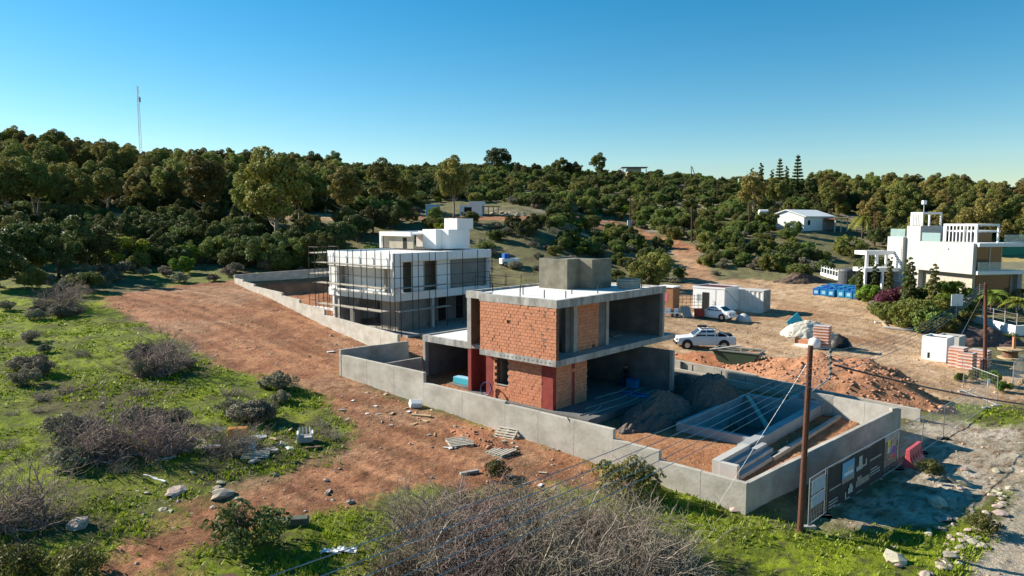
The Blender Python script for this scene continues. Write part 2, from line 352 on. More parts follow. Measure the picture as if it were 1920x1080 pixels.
    na = n.new('ShaderNodeTexNoise'); na.inputs['Scale'].default_value = 5; na.inputs['Detail'].default_value = 8; na.inputs['Roughness'].default_value = .75
    mr = n.new('ShaderNodeMapRange'); mr.inputs['From Min'].default_value = .3; mr.inputs['From Max'].default_value = .7; mr.inputs['To Min'].default_value = .62; mr.inputs['To Max'].default_value = 1.3
    mx = n.new('ShaderNodeVectorMath'); mx.operation = 'SCALE'
    L.new(tc.outputs['Object'], na.inputs['Vector']); L.new(na.outputs['Fac'], mr.inputs['Value']); L.new(at.outputs['Color'], mx.inputs[0]); nf = n.new('ShaderNodeTexNoise'); nf.inputs['Scale'].default_value = 19; nf.inputs['Detail'].default_value = 6; nf.inputs['Roughness'].default_value = .8
    mf = n.new('ShaderNodeMapRange'); mf.inputs['From Min'].default_value = .32; mf.inputs['From Max'].default_value = .68; mf.inputs['To Min'].default_value = .66; mf.inputs['To Max'].default_value = 1.34
    mm = n.new('ShaderNodeMath'); mm.operation = 'MULTIPLY'; L.new(tc.outputs['Object'], nf.inputs['Vector']); L.new(nf.outputs['Fac'], mf.inputs['Value']); L.new(mf.outputs[0], mm.inputs[0]); L.new(mr.outputs[0], mm.inputs[1])
    L.new(mm.outputs[0], mx.inputs['Scale']); L.new(mx.outputs[0], b.inputs['Base Color'])
    bp = n.new('ShaderNodeBump'); bp.inputs['Strength'].default_value = 1.0; bp.inputs['Distance'].default_value = .2
    nb = n.new('ShaderNodeTexNoise'); nb.inputs['Scale'].default_value = 3.2; nb.inputs['Detail'].default_value = 9; nb.inputs['Roughness'].default_value = .7
    L.new(tc.outputs['Object'], nb.inputs['Vector']); L.new(nb.outputs['Fac'], bp.inputs['Height']); L.new(bp.outputs[0], b.inputs['Normal'])
    me = np_mesh('ground', V, Q, m, smooth=True)
    ca = me.color_attributes.new('soil', 'FLOAT_COLOR', 'POINT')
    ca.data.foreach_set('color', np.concatenate([np.clip(C, 0, 1).reshape(-1, 3), np.ones((nr * nc, 1))], 1).astype(np.float32).ravel())
    o = link('ground', me); tag(o, 'uneven ground of red soil, tan dirt, grass and scrub', 'ground', kind='structure')
    return X, Y, Z, G, Q
GX, GY, GZ, GG, _ = build_ground()
def build_grass():
    # blades on the green patches of the near ground, in numbers nobody could count
    nr, nc = GX.shape; n = 120000
    ii = RNG.integers(0, nr - 8, n * 3); jj = RNG.integers(0, nc, n * 3)
    wgt = GG[ii, jj] * (GY[ii, jj] < 62) * (np.abs(GX[ii, jj]) < GY[ii, jj] * .8)
    cl = fbm(GX[ii, jj] * .45, GY[ii, jj] * .45, 60) - .42
    keep = RNG.random(len(ii)) < wgt * np.clip(cl * 5, .03, 1)
    ii, jj = ii[keep][:n], jj[keep][:n]; k = len(ii)
    x = GX[ii, jj] + RNG.normal(0, .12, k); y = GY[ii, jj] + RNG.normal(0, .12, k); z = GZ[ii, jj]
    V = np.zeros((k, 3, 3, 3)); hgt = RNG.uniform(.04, .14, k) * (.6 + 1.2 * fbm(x * .7, y * .7, 61))
    for b in range(3):
        a = RNG.uniform(0, 6.28, k); ln = RNG.uniform(.02, .16, k); wd = RNG.uniform(.025, .06, k) * np.clip(y / 30, .8, 2)
        ox = x + RNG.normal(0, .07, k); oy = y + RNG.normal(0, .07, k)
        V[:, b, 0] = np.stack([ox - np.sin(a) * wd, oy + np.cos(a) * wd, z - .03], -1)
        V[:, b, 1] = np.stack([ox + np.sin(a) * wd, oy - np.cos(a) * wd, z - .03], -1)
        V[:, b, 2] = np.stack([ox + np.cos(a) * ln, oy + np.sin(a) * ln, z + hgt], -1)
    V = V.reshape(-1, 3); Q = np.arange(len(V)).reshape(-1, 3)
    m = mat('grass_blades', (.31, .38, .022), (.15, .20, .02), .5, .6, translucent=.3, island=.25)
    o = link('grass', np_mesh('grass', V, Q, m, tri=True)); tag(o, 'short bright green winter grass and weeds over the open ground', 'grass', kind='stuff')
build_grass()
# ------------------------------------------------------------------ boundary walls
def wall_strip(name, pts, tops, bots, thick, m, label, side=1, parent=None):
    """upright wall along world points; tops/bots per point; stepped tops come as doubled points"""
    b = MB(); P = [Vector((p[0], p[1], 0)) for p in pts]
    for i in range(len(P) - 1):
        d = P[i + 1] - P[i]
        if d.length < 1e-4: continue
        nrm = Vector((-d.y, d.x, 0)).normalized() * thick * side
        a0, a1, b0, b1 = P[i], P[i + 1], P[i] + nrm, P[i + 1] + nrm
        b.add([(a0.x, a0.y, bots[i]), (a1.x, a1.y, bots[i + 1]), (b1.x, b1.y, bots[i + 1]), (b0.x, b0.y, bots[i]),
               (a0.x, a0.y, tops[i]), (a1.x, a1.y, tops[i + 1]), (b1.x, b1.y, tops[i + 1]), (b0.x, b0.y, tops[i])],
              [(0, 3, 2, 1), (4, 5, 6, 7), (0, 1, 5, 4), (1, 2, 6, 5), (2, 3, 7, 6), (3, 0, 4, 7)])
    o = b.build(name, m, parent)
    if label: tag(o, label, 'wall', 'concrete boundary walls of the plots')
    return o
def top_at(x, y, u=None, v=None):  # height of a wall top seen at pixel x,y on the plot line u=const or v=const
    a, b, c = ray(x, y)
    D = DU if v is None else DV; k = u if v is None else v
    base = N0[0] * D[0] + N0[1] * D[1] + k; t = base / (a * D[0] + b * D[1])
    return (a * t, b * t), CH + c * t
# front wall of plot A: one thing, its stepped bays as parts
VF = -4.3
steps = [((640, 659), (794, 706)), ((790, 718), (947, 751)), ((947, 761), (1150, 801)), ((1150, 826), (1236, 843)), ((1236, 863), (1400, 907))]
fw = thing('boundary_wall', 'long stepped grey concrete wall below the brick house, beside the red dirt track', 'wall', (*W(-13.2, VF), hz(*W(-13.2, VF - .3))), 0, 'concrete boundary walls of the plots')
off = Vector(fw.location)
def bay(p, q, z0, z1, par, offv, m=CONC_W, thick=.22, name='wall_bay'):
    L_ = math.hypot(q[0] - p[0], q[1] - p[1]); k_ = max(1, round(L_ / 2.6))
    for i_ in range(k_):
        a_, b_ = i_ / k_, (i_ + 1) / k_ - (.006 / L_ if i_ < k_ - 1 else 0); dz = random.uniform(-.012, .012)
        bay1((p[0] + (q[0] - p[0]) * a_, p[1] + (q[1] - p[1]) * a_), (p[0] + (q[0] - p[0]) * b_, p[1] + (q[1] - p[1]) * b_), z0 + (z1 - z0) * a_ + dz, z0 + (z1 - z0) * b_ + dz, par, offv, m, thick, name)
def bay1(p, q, z0, z1, par, offv, m, thick, name):
    b = MB(); P = Vector((*p, 0)); Q = Vector((*q, 0)); d = (Q - P); n = Vector((-d.y, d.x, 0)).normalized() * thick
    gz0, gz1 = hz(P.x, P.y) - .9, hz(Q.x, Q.y) - .9
    if gz0 > z0 - .3: gz0 = z0 - 1.2
    if gz1 > z1 - .3: gz1 = z1 - 1.2
    vs = [(P.x, P.y, gz0), (Q.x, Q.y, gz1), (Q.x + n.x, Q.y + n.y, gz1), (P.x + n.x, P.y + n.y, gz0), (P.x, P.y, z0), (Q.x, Q.y, z1), (Q.x + n.x, Q.y + n.y, z1), (P.x + n.x, P.y + n.y, z0)]
    b.add([Vector(x) - offv for x in vs], [(0, 3, 2, 1), (4, 5, 6, 7), (0, 1, 5, 4), (1, 2, 6, 5), (2, 3, 7, 6), (3, 0, 4, 7)])
    return b.build(name, m, par, bevel=.012)
last = None
for (x0, y0), (x1, y1) in steps:
    p, z0 = top_at(x0, y0, v=VF); q, z1 = top_at(x1, y1, v=VF)
    if last: p = last
    zm = (z0 + z1) / 2
    bay(p, q, zm + .02, zm - .02, fw, off); last = (q[0], q[1])
CFRONT = last
# stains and hose on the front wall
ub, vb = UV(*CFRONT)
# right wall of plot A (slightly curved) 
rw = thing('boundary_wall', 'curved grey concrete wall behind the site banner, running back from the wall corner', 'wall', (*CFRONT, hz(*CFRONT)), 0, 'concrete boundary walls of the plots')
offr = Vector(rw.location)
pr = [(1400, 908, .38), (1460, 878, .40), (1514, 853, .42), (1515, 849, .56), (1562, 826, .57), (1612, 801, .58), (1650, 783, .60), (1673, 772, .62)]
prev = None
for x, y, z in pr:
    c = pzz(x, y, z)
    if prev is not None and (c - prev[0]).length > .3: bay((prev[0].x, prev[0].y), (c.x, c.y), prev[1], z, rw, offr)
    prev = (c, z)
ce = pzz(1686, 765, .78); bay((prev[0].x, prev[0].y), (ce.x, ce.y), .78, .78, rw, offr)
CR = ce
# back wall of plot A
bw = thing('boundary_wall', 'pale concrete wall behind the pool pit with a dark scupper', 'wall', (*W(-8, 13.2), -0.6), 0, 'concrete boundary walls of the plots')
offb = Vector(bw.location)
vbk = 16.0
for (xa, ya), (xb, yb) in (((1235, 669), (1265, 675)), ((1265, 675), (1340, 689)), ((1340, 689), (1419, 704)), ((1419, 706), (1511, 724)), ((1511, 727), (1620, 748)), ((1620, 748), (1726, 768))):
    (pa0, z0_), (pa1, z1_) = top_at(xa, ya, v=vbk), top_at(xb, yb, v=vbk); bay(pa0, pa1, z0_, z1_, bw, offb, CONC_W)
for x_ in (1298, 1352, 1398, 1450, 1570):
    q_, zt_ = top_at(x_, 675 + (x_ - 1265) * .2, v=vbk - .012); q_ = Vector((q_[0], q_[1], 0)) - offb; MB().bar((q_.x, q_.y, -1.0 - offb.z), (q_.x, q_.y, zt_ - .1 - offb.z), .03, .03).build('formwork_joint', CONC_D, bw)
q_, zt_ = top_at(1277, 679, v=vbk - .1); MB().tube([(q_[0] - offb.x, q_[1] - offb.y, zt_ - .8 - offb.z), (q_[0] - offb.x, q_[1] - offb.y, zt_ + .05 - offb.z)], .09, 8).build('drain_pipe', CONC_D, bw)
lg = MB(); (qa, za_), (qb, zb_) = top_at(1265, 690, v=vbk - .35), top_at(1500, 738, v=vbk - .35)
lg.bar(Vector((qa[0], qa[1], za_ - .5)) - offb, Vector((qb[0], qb[1], zb_ - .5)) - offb, .3, 1.0); lg.build('footing_ledge', CONC_W, bw)
# inner low wall of the pool terrace end
iw = thing('retaining_wall', 'low inner concrete wall closing the far end of the pool terrace', 'wall', (*W(-11.5, 12.3), -.6), 0)
offi = Vector(iw.location)
bay(W(-9.4, 12.35), W(-11.2, 12.35), .62, .62, iw, offi, CONC); bay(W(-11.2, 12.35), (CR.x, CR.y), .60, .74, iw, offi, CONC)
# left return wall between the plots, and the low walls
lw = thing('boundary_wall', 'short concrete return wall in shade between the brick house plot and the scaffolded villa', 'wall', (*W(14.6, VF), .7), 0, 'concrete boundary walls of the plots')
offl = Vector(lw.location); bay(W(14.62, VF + .02), W(14.62, 1.5), 2.52, 2.38, lw, offl)
l2 = thing('boundary_wall', 'low concrete divider wall running to the garage wing of the brick house', 'wall', (*W(12.7, -3.0), .3), 0, 'concrete boundary walls of the plots')
bay(W(12.85, VF + .24), W(12.85, 1.2), 1.55, 1.45, l2, Vector(l2.location))
# plot B front wall: steps
wb = thing('boundary_wall', 'pale stepped concrete wall in front of the scaffolded white house', 'wall', (*W(15.6, 1.6), hz(*W(15.6, 1.6))), 0, 'concrete boundary walls of the plots')
offw = Vector(wb.location)
def bline(u): return W(u, 1.6 + (u - 15.6) * .2015)
def top_on_b(x, y):
    a, b_, c = ray(x, y); p0 = bline(15.6); p1 = bline(55.8)
    nx, ny = -(p1[1] - p0[1]), p1[0] - p0[0]; t = (p0[0] * nx + p0[1] * ny) / (a * nx + b_ * ny)
    return (a * t, b_ * t), CH + c * t
bst = [((745, 628), (608, 590)), ((608, 582), (561, 567)), ((561, 563), (528, 553)), ((528, 549), (476, 537)), ((476, 532), (455, 529)), ((455, 525), (440, 521.5))]
last = None
for (x0, y0), (x1, y1) in bst:
    p, z0 = top_on_b(x0, y0); q, z1 = top_on_b(x1, y1)
    if last: p = last
    zm = (z0 + z1) / 2; bay(q, p, zm, zm, wb, offw, CONC_W); last = q
BEND = last
w3 = thing('boundary_wall', 'shaded grey wall across the far end of the white house plot', 'wall', (*BEND, hz(*BEND)), 0, 'concrete boundary walls of the plots')
uB, vB = UV(*BEND)
bay(BEND, W(uB, vB + 15), 4.55, 4.75, w3, Vector(w3.location)); bay(W(uB, vB + 15), W(uB, vB + 26), 4.45, 4.5, w3, Vector(w3.location))
# ------------------------------------------------------------------ brick house (A)
HA = thing('unfinished_house', 'unfinished two storey house of orange brick and bare concrete frame', 'house', (*W(0, 0), 0), ROTA)
def pa(name, boxes, m, par=None, bevel=.01):
    b = MB()
    for bx in boxes: b.buv(*bx)
    return b.build(name, m, par or HA, bevel=bevel)
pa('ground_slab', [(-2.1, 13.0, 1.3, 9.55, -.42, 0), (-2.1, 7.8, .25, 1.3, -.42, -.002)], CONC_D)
pa('floor_slab', [(0, 6.04, 0, .95, 2.76, 3.05), (0, 7.85, .95, 13.5, 2.76, 3.05)], CONC)
fs = pa('slab_edge', [(-.03, .0, -.0, 13.5, 2.70, 3.07), (0, 6.04, -.03, 0, 2.70, 3.06)], CONC_S)
pa('roof_slab', [(0, 6.04, 0, .95, 6.05, 6.36), (0, 7.95, .95, 12.1, 6.05, 6.36)], SCREED)
rs = [(-.03, .22, -.03, 12.1, 6.05, 6.52), (.22, 6.06, -.03, .22, 6.05, 6.52), (5.84, 6.06, .22, .95, 6.36, 6.52), (6.06, 7.98, .72, .95, 6.05, 6.5), (7.75, 7.98, .95, 12.1, 6.05, 6.5), (.22, 7.75, 11.9, 12.12, 6.36, 6.5)]
for r_ in rs: pa('roof_edge_beam', [r_], CONC_S)
for i, (u, v, L) in enumerate([(2.2, 1.6, .5), (3.6, 1.0, .5), (4.4, 2.2, .6), (1.2, 2.4, .45), (5.5, 3.2, .5), (1.4, 6.0, .5), (6.8, 2.0, .55), (2.4, 4.6, .4), (.9, 8.2, .5), (1.0, 10.6, .35)]):
    b = MB(); b.tube([(-u, v, 6.36), (-u, v, 6.36 + L)], .035, 5); b.build('starter_bar', RUSTY, HA)
# columns
for nm, bx, m in [('column', (.6, 1.45, .48, .72, 0, 2.76), REDP), ('column', (5.35, 5.95, .46, .72, 0, 2.76), REDP), ('column', (7.55, 7.85, .75, 1.9, 0, 2.76), REDP),
                  ('column', (7.55, 7.85, .75, 1.9, 3.05, 6.05), BROWN), ('column', (7.52, 7.88, .72, .76, 2.76, 6.05), CONC), ('column', (.55, .62, 2.2, 2.5, 0, 2.76), REDP),
                  ('column', (.95, 1.2, 2.9, 3.3, 3.05, 6.05), CONC), ('column', (.92, 1.15, 6.3, 6.6, 3.05, 6.05), CONC), ('column', (.0, .25, 11.75, 12.0, 3.05, 6.05), CONC),
                  ('column', (-2.2, -1.98, 9.3, 9.55, 0, 2.62), CONC), ('column', (12.5, 12.75, 1.2, 1.5, 0, 2.62), CONC)]:
    pa(nm, [bx], m)
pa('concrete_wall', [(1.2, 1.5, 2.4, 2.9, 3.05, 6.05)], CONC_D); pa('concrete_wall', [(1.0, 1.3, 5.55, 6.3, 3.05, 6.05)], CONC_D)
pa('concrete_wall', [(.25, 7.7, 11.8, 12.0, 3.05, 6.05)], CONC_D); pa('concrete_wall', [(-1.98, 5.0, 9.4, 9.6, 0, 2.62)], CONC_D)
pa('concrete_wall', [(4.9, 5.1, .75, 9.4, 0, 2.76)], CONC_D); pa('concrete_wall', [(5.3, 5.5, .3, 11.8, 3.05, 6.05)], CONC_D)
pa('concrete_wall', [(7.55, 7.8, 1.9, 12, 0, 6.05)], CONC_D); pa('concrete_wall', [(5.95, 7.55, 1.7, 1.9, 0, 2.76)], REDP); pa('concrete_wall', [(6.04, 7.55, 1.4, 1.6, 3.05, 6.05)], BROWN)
pa('concrete_wall', [(2.6, 2.8, 3.6, 6.0, 0, 2.76)], DARK); pa('concrete_wall', [(2.6, 2.8, .8, 2.4, 3.05, 6.05)], DARK)  # near-black panels stand in for the shade deep inside the rooms
# garage wing
pa('wing_roof', [(7.85, 12.75, 1.25, 5.7, 2.78, 2.98)], SCREED); pa('wing_fascia', [(7.85, 12.78, 1.2, 1.42, 2.62, 3.06)], CONC_S); pa('wing_fascia', [(12.55, 12.78, 1.42, 5.7, 2.62, 3.06)], CONC); pa('wing_fascia', [(7.85, 12.55, 5.5, 5.7, 2.9, 3.06)], CONC)
pa('concrete_wall', [(12.5, 12.74, 1.5, 5.6, 0, 2.62)], CONC_D); pa('concrete_wall', [(7.8, 12.5, 5.4, 5.6, 0, 2.78)], CONC_D)
# stair tower on the roof
tw = pa('stair_tower', [(4.3, 6.75, 6.6, 6.8, 6.36, 8.4), (4.3, 4.5, 6.8, 8.0, 6.36, 8.4), (6.55, 6.75, 6.8, 10.2, 6.36, 8.4)], CONC_T)
pa('tower_wall', [(3.2, 4.3, 7.9, 8.1, 6.36, 8.38)], CONC_T, tw); pa('tower_wall', [(3.2, 3.4, 8.1, 10.2, 6.36, 8.38)], CONC_T, tw); pa('tower_roof', [(3.4, 6.5, 8.15, 10.1, 8.2, 8.3)], CONC_T, tw); pa('tower_roof', [(4.5, 6.5, 6.85, 7.2, 8.1, 8.25)], CONC_T, tw)
# brickwork
brick_me = MB().box(-.142, .142, -.04, .06, -.093, .093).mesh('brick', BRICK)
def brick_panel(axis, org, length, hgt, par, holes=(), single=True, limit=999, bw_=.30, bh=.20, face=-1):
    """bricks on a wall along u (axis 'u', facing -v) or along v (axis 'v', facing -u); local coordinates x=-u, y=v"""
    rows = int(hgt / bh); cnt = 0; merged = MB()
    for r in range(rows):
        off_ = (r % 2) * bw_ / 2; x = -off_
        while x < length - .02:
            a, c = max(x, 0), min(x + bw_, length)
            if c - a > .07:
                z = (r + .5) * bh + random.uniform(-.004, .004); mid = (a + c) / 2
                if not any(h0 < mid < h1 and g0 < z < g1 for h0, h1, g0, g1 in holes) and random.random() > .002:
                    s = (c - a) / bw_; dj = random.uniform(-.012, .012)
                    if single and cnt < limit and s > .35:
                        o = link('brick', brick_me, par); cnt += 1
                        if axis == 'u': o.location = (org[0] - mid, org[1] + dj, org[2] + z)
                        else: o.location = (org[0] - dj, org[1] + mid, org[2] + z); o.rotation_euler = (0, 0, math.pi / 2)
                        o.scale = (s * .985, 1, 1)
                    else:
                        hw = (c - a) / 2 - .008
                        if axis == 'u': merged.box(org[0] - mid - hw, org[0] - mid + hw, org[1] + dj - .04, org[1] + .05, org[2] + z - .093, org[2] + z + .093)
                        else: merged.box(org[0] - .05, org[0] + .04 + dj, org[1] + mid - hw, org[1] + mid + hw, org[2] + z - .093, org[2] + z + .093)
            x += bw_
    if merged.v:
        o = merged.build('brick', BRICK, par); o['kind'] = 'stuff'
    return cnt
up = pa('brick_wall', [(.04, 6.0, .05, .25, 3.05, 6.05)], MORTAR); brick_panel('u', (-.02, .03, 3.06), 5.98, 3.0, up, limit=300)
b = MB()
for r in range(15): b.box(-.25, -.005, .015, .24, 3.06 + r * .2, 3.06 + r * .2 + .19)
brick_end = b.build('brick_end', BROWN, up)
lo = pa('brick_wall', [(1.45, 5.35, .53, .72, 0, .93), (1.45, 4.1, .53, .72, .93, 2.76), (5.02, 5.35, .53, .72, .93, 2.76)], MORTAR)
brick_panel('u', (-1.45, .51, .0), 3.9, 2.72, lo, holes=((2.62, 3.6, .9, 2.8),), single=False)
rwll = pa('brick_wall', [(.62, .82, .72, 3.8, 0, 2.76)], MORTAR); brick_panel('v', (-.60, .72, 0), 3.05, 2.72, rwll, single=False)
inf = pa('brick_wall', [(1.02, 1.22, 3.3, 5.55, 3.05, 6.05)], MORTAR); brick_panel('v', (-1.0, 3.32, 3.06), 2.2, 2.98, inf, single=False)
wn = pa('window_opening', [(4.06, 5.06, .47, .75, .86, .93)], CONC); pa('window_reveal', [(4.04, 4.1, .5, .76, .93, 2.76)], CONC, wn)
# mortar smears and conduit chases
b = MB()
for k in range(24):
    uu = random.choice([random.uniform(.6, 1.5), random.uniform(.3, 3.4)]); zz = random.uniform(3.3, 5.9); s = random.uniform(.05, .12)
    b.buv(uu, uu + s, -.022, -.005, zz, zz + s * .9)
b.build('mortar_smear', mat('smear', (.20, .17, .14), None, 8, .9), up)
b = MB()
for k in range(13): b.tube([(-.45 - k * .32, -.036, 2.88), (-.45 - k * .32, -.026, 2.88)], .05, 8)
b.build('tie_hole', CONC_D, fs)
b = MB()
for k in range(12): b.tube([(-.036 + .0, .6 + k * 1.05 + random.uniform(-.2, .2), 2.84), (.034, .6 + k * 1.05, 2.84)], .04, 6)
b.build('tie_hole', CONC_D, fs)
b = MB()
for v0, v1, u0 in ((1.0, 8.8, -1.5), (2.0, 9.0, -.6), (4.5, 9.2, .4), (.6, 3.2, -1.2)):
    b.tube([(-u0 + .0, v0, .03), (-u0 + .15, (v0 + v1) / 2, .03), (-u0 - .3, v1, .03)], .03, 5)
tag(b.build('conduit_run', mat('conduit', (.45, .42, .36), None, 4, .6)), 'pale conduit pipes lying on the ground floor slab', 'conduit').parent = None
bpy.data.objects['conduit_run'].location = HA.location; bpy.data.objects['conduit_run'].rotation_euler = (0, 0, ROTA)
b = MB()
for k in range(7): b.tube([(-1.5 - random.uniform(0, 3), 7 + random.uniform(0, 4), 3.08), (-1 - random.uniform(0, 3), 8 + random.uniform(-1, 3), 3.08)], .03, 5)
o = b.build('plank_heap', PLANK); o.location = HA.location; o.rotation_euler = (0, 0, ROTA); tag(o, 'loose timbers lying on the upper floor slab of the brick house', 'timber')
# things in and on the house
def place_uv(o, u, v, z, rz=0): p = W(u, v); o.location = (p[0], p[1], z); o.rotation_euler = (0, 0, ROTA + rz)
b = MB().box(-.75, .75, -.3, .3, 0, .42); o = b.build('foam_block', TURQ, bevel=.03); place_uv(o, 9.4, 1.9, 0); tag(o, 'turquoise insulation pack lying in the open garage wing', 'insulation')
b = MB().box(-.72, .72, -.28, .28, .424, .44); o2 = b.build('top_sheet', BLUEL, o)
o = thing('wire_crate', 'grey slatted crate standing on the brick house roof beside the tower', 'crate'); place_uv(o, 1.8, 10.2, 6.36)
for k in range(4): MB().box(-.65, .65, -.5, -.47, .05 + k * .16, .15 + k * .16).build('slat', PLANK, o); MB().box(.62, .65, -.47, .5, .05 + k * .16, .15 + k * .16).build('slat', PLANK, o); MB().box(-.65, -.62, -.47, .5, .05 + k * .16, .15 + k * .16).build('slat', PLANK, o)
MB().box(-.65, .65, .47, .5, 0, .68).build('back_board', PLANK, o)
for sx in (-.61, .55): MB().box(sx, sx + .06, -.46, -.40, 0, .7).build('post', PLANK, o)
MB().box(-.6, .6, -.44, .44, .0, .45).build('contents', CONC, o)
for i, (u, v, c, l) in enumerate([(.25, 8.5, BLUEP, 'blue plastic cool box beside the seated person'), (.85, 8.75, BLUEP, 'small blue bucket box behind the cool box')]):
    o = MB().box(-.35, .35, -.25, .25, 0, .5 - i * .1).build('cool_box', c, bevel=.03); place_uv(o, u, v, 0); tag(o, l, 'box', 'blue boxes on the slab')
    MB().box(-.36, .36, -.26, .26, .5 - i * .1, .56 - i * .1).build('lid', c, o)
o = MB(); pts = []
for k in range(60): a = k * .42; pts.append((math.cos(a) * (.42 + .03 * math.sin(k)), math.sin(a) * .42, .03 + k * .0016))
o.tube(pts, .022, 5); o = o.build('hose_coil', mat('hose', (.10, .09, .20), None, 4, .5)); tag(o, 'dark coil of hose leaning on the brick wall', 'hose'); place_uv(o, 5.6, .15, .55); o.rotation_euler = (R(75), 0, ROTA)
o = MB(); pts = [(math.cos(k * .4) * (1.0 - k * .006), math.sin(k * .4) * (.55 - k * .004), .03 + .0007 * k) for k in range(70)]
o.tube(pts, .025, 5); o = o.build('hose_coil', BLUEP); tag(o, 'blue hose coiled flat on the ground slab', 'hose'); place_uv(o, -.9, 6.9, 0)
# person sitting in the shade of the ground floor
def person(loc, rz):
    J = {'pel': (0, 0, .52), 'waist': (0, .02, .72), 'chest': (0, -.03, .98), 'neck': (0, -.06, 1.15), 'head': (0, -.09, 1.27), 'crown': (0, -.08, 1.40)}
    E = [('pel', 'waist'), ('waist', 'chest'), ('chest', 'neck'), ('neck', 'head'), ('head', 'crown')]; Rr = {'pel': .16, 'waist': .14, 'chest': .165, 'neck': .06, 'head': .1, 'crown': .06}
    for s, n in ((-1, 'l'), (1, 'r')):
        J.update({'sh' + n: (s * .19, -.03, 1.05), 'el' + n: (s * .25, -.14, .82), 'wr' + n: (s * .12, -.36, .72), 'hip' + n: (s * .1, 0, .5), 'kn' + n: (s * .13, -.43, .52), 'an' + n: (s * .13, -.42, .1), 'to' + n: (s * .14, -.6, .05)})
        E += [('chest', 'sh' + n), ('sh' + n, 'el' + n), ('el' + n, 'wr' + n), ('pel', 'hip' + n), ('hip' + n, 'kn' + n), ('kn' + n, 'an' + n), ('an' + n, 'to' + n)]
        Rr.update({'sh' + n: .075, 'el' + n: .05, 'wr' + n: .035, 'hip' + n: .1, 'kn' + n: .07, 'an' + n: .045, 'to' + n: .04})
        for f_ in range(5):
            k = 'f%d%s' % (f_, n); J[k] = (s * (.12 - .022 * f_), -.44 - (.02 if f_ in (1, 2, 3) else 0), .70 - .012 * f_); E.append(('wr' + n, k)); Rr[k] = .009
    ks = list(J); me = bpy.data.meshes.new('person'); me.from_pydata([J[k] for k in ks], [(ks.index(a), ks.index(b_)) for a, b_ in E], [])
    me.materials.append(mat('dark_clothes', (.03, .03, .035), (.02, .02, .022), 6, .9)); o = link('person', me)
    sk = o.modifiers.new('skin', 'SKIN'); sk.use_smooth_shade = True
    for i, k in enumerate(ks): me.skin_vertices[0].data[i].radius = (Rr[k], Rr[k] * .85)
    me.skin_vertices[0].data[0].use_root = True
    ss_ = o.modifiers.new('sub', 'SUBSURF'); ss_.levels = 1; ss_.render_levels = 2
    hd = MB(); hd.tube([(0, -.085, 1.17), (0, -.095, 1.24), (0, -.095, 1.32), (0, -.085, 1.385), (0, -.08, 1.41)], [.06, .098, .107, .075, .02], 10)
    h = hd.build('head', mat('skin_tone', (.30, .17, .11), (.26, .14, .09), 6, .6), o, smooth=True)
    MB().tube([(0, -.075, 1.335), (0, -.07, 1.39), (0, -.07, 1.43)], [.115, .1, .02], 10).build('hair', mat('dark_hair', (.02, .016, .012), None, 8, .7), o, smooth=True)
    o.location = loc; o.rotation_euler = (0, 0, rz); return tag(o, 'person in dark clothes sitting in the shade by the cool box', 'person')
b = MB().box(-.25, .25, -.2, .25, 0, .40); p = W(.95, 8.8)
person((p[0], p[1], 0), ROTA); o = MB().box(-.25, .25, -.18, .22, 0, .40).build('seat_block', CONC_D); place_uv(o, .95, 8.8, 0); tag(o, 'grey block used as a seat by the person in the shade', 'block')
# ------------------------------------------------------------------ pool pit and terrace of plot A
PL = thing('pool_shell', 'unfinished concrete swimming pool pit with thick rim beside the brick house', 'pool', (*W(-8, 8), -.6), ROTA)
def pp(name, boxes, m, par, org, bevel=.012):
    b = MB()
    for (u0, u1, v0, v1, z0, z1) in boxes: b.box(-(u1 - org[0]), -(u0 - org[0]), v0 - org[1], v1 - org[1], z0 - org[2], z1 - org[2])
    return b.build(name, m, par, bevel=bevel)
O = (-8, 8, -.6); POOLC = mat('pool_concrete', (.36, .37, .375), (.26, .27, .275), 1.2, .9, .15)
pp('floor', [(-10.2, -5.9, 3.7, 12.1, -2.35, -2.1)], CONC_D, PL, O)
pp('pool_wall', [(-6.0, -5.7, 3.5, 12.2, -2.2, -.12)], POOLC, PL, O); pp('pool_wall', [(-10.6, -10.1, 1.6, 12.2, -2.2, .02)], POOLC, PL, O)
pp('pool_wall', [(-10.1, -6.0, 3.5, 3.8, -2.2, -.14)], POOLC, PL, O); pp('pool_wall', [(-10.1, -6.0, 11.95, 12.3, -2.2, -.05)], POOLC, PL, O)
b = MB(); b.bar((-(-6.2 + 8), 11.7 - 8, .52), (-(-9.3 + 8), 9.0 - 8, -1.3), .28, .12); b.build('leaning_board', PLANK, PL)
ST = thing('terrace_steps', 'broad concrete steps beside the pool pit near the wall corner', 'steps', (*W(-11, 1), -.62), ROTA)
O2 = (-11, 1, -.62)
pp('end_wall', [(-10.75, -10.35, -1.6, 1.6, -.7, .12)], OFFW, ST, O2); pp('end_wall', [(-11.6, -10.75, -1.7, -1.45, -.7, .1)], OFFW, ST, O2)
for k in range(3): pp('step', [(-10.75 - .3 * (k + 1), -10.75 - .3 * k, -1.45, 3.0, -.7, -.08 - .17 * k)], POOLC, ST, O2)
kb = pp('kerb', [(-11.75, -11.5, 2.2, 12.3, -.75, -.42)], CONC, None, (-11.6, 7, -.62)); kb.location = (*W(-11.6, 7), -.62); kb.rotation_euler = (0, 0, ROTA); tag(kb, 'long low concrete kerb along the planting strip by the pool', 'kerb')
bl = thing('pool_plant_room', 'flat concrete chamber block at the far corner of the pool pit', 'chamber', (*W(-9.6, 12.6), -.6), ROTA)
pp('chamber_wall', [(-10.7, -8.6, 12.2, 12.95, -.6, .18)], POOLC, bl, (-9.6, 12.6, -.6)); pp('hatch', [(-10.2, -9.2, 12.3, 12.8, .18, .24)], CONC_D, bl, (-9.6, 12.6, -.6))
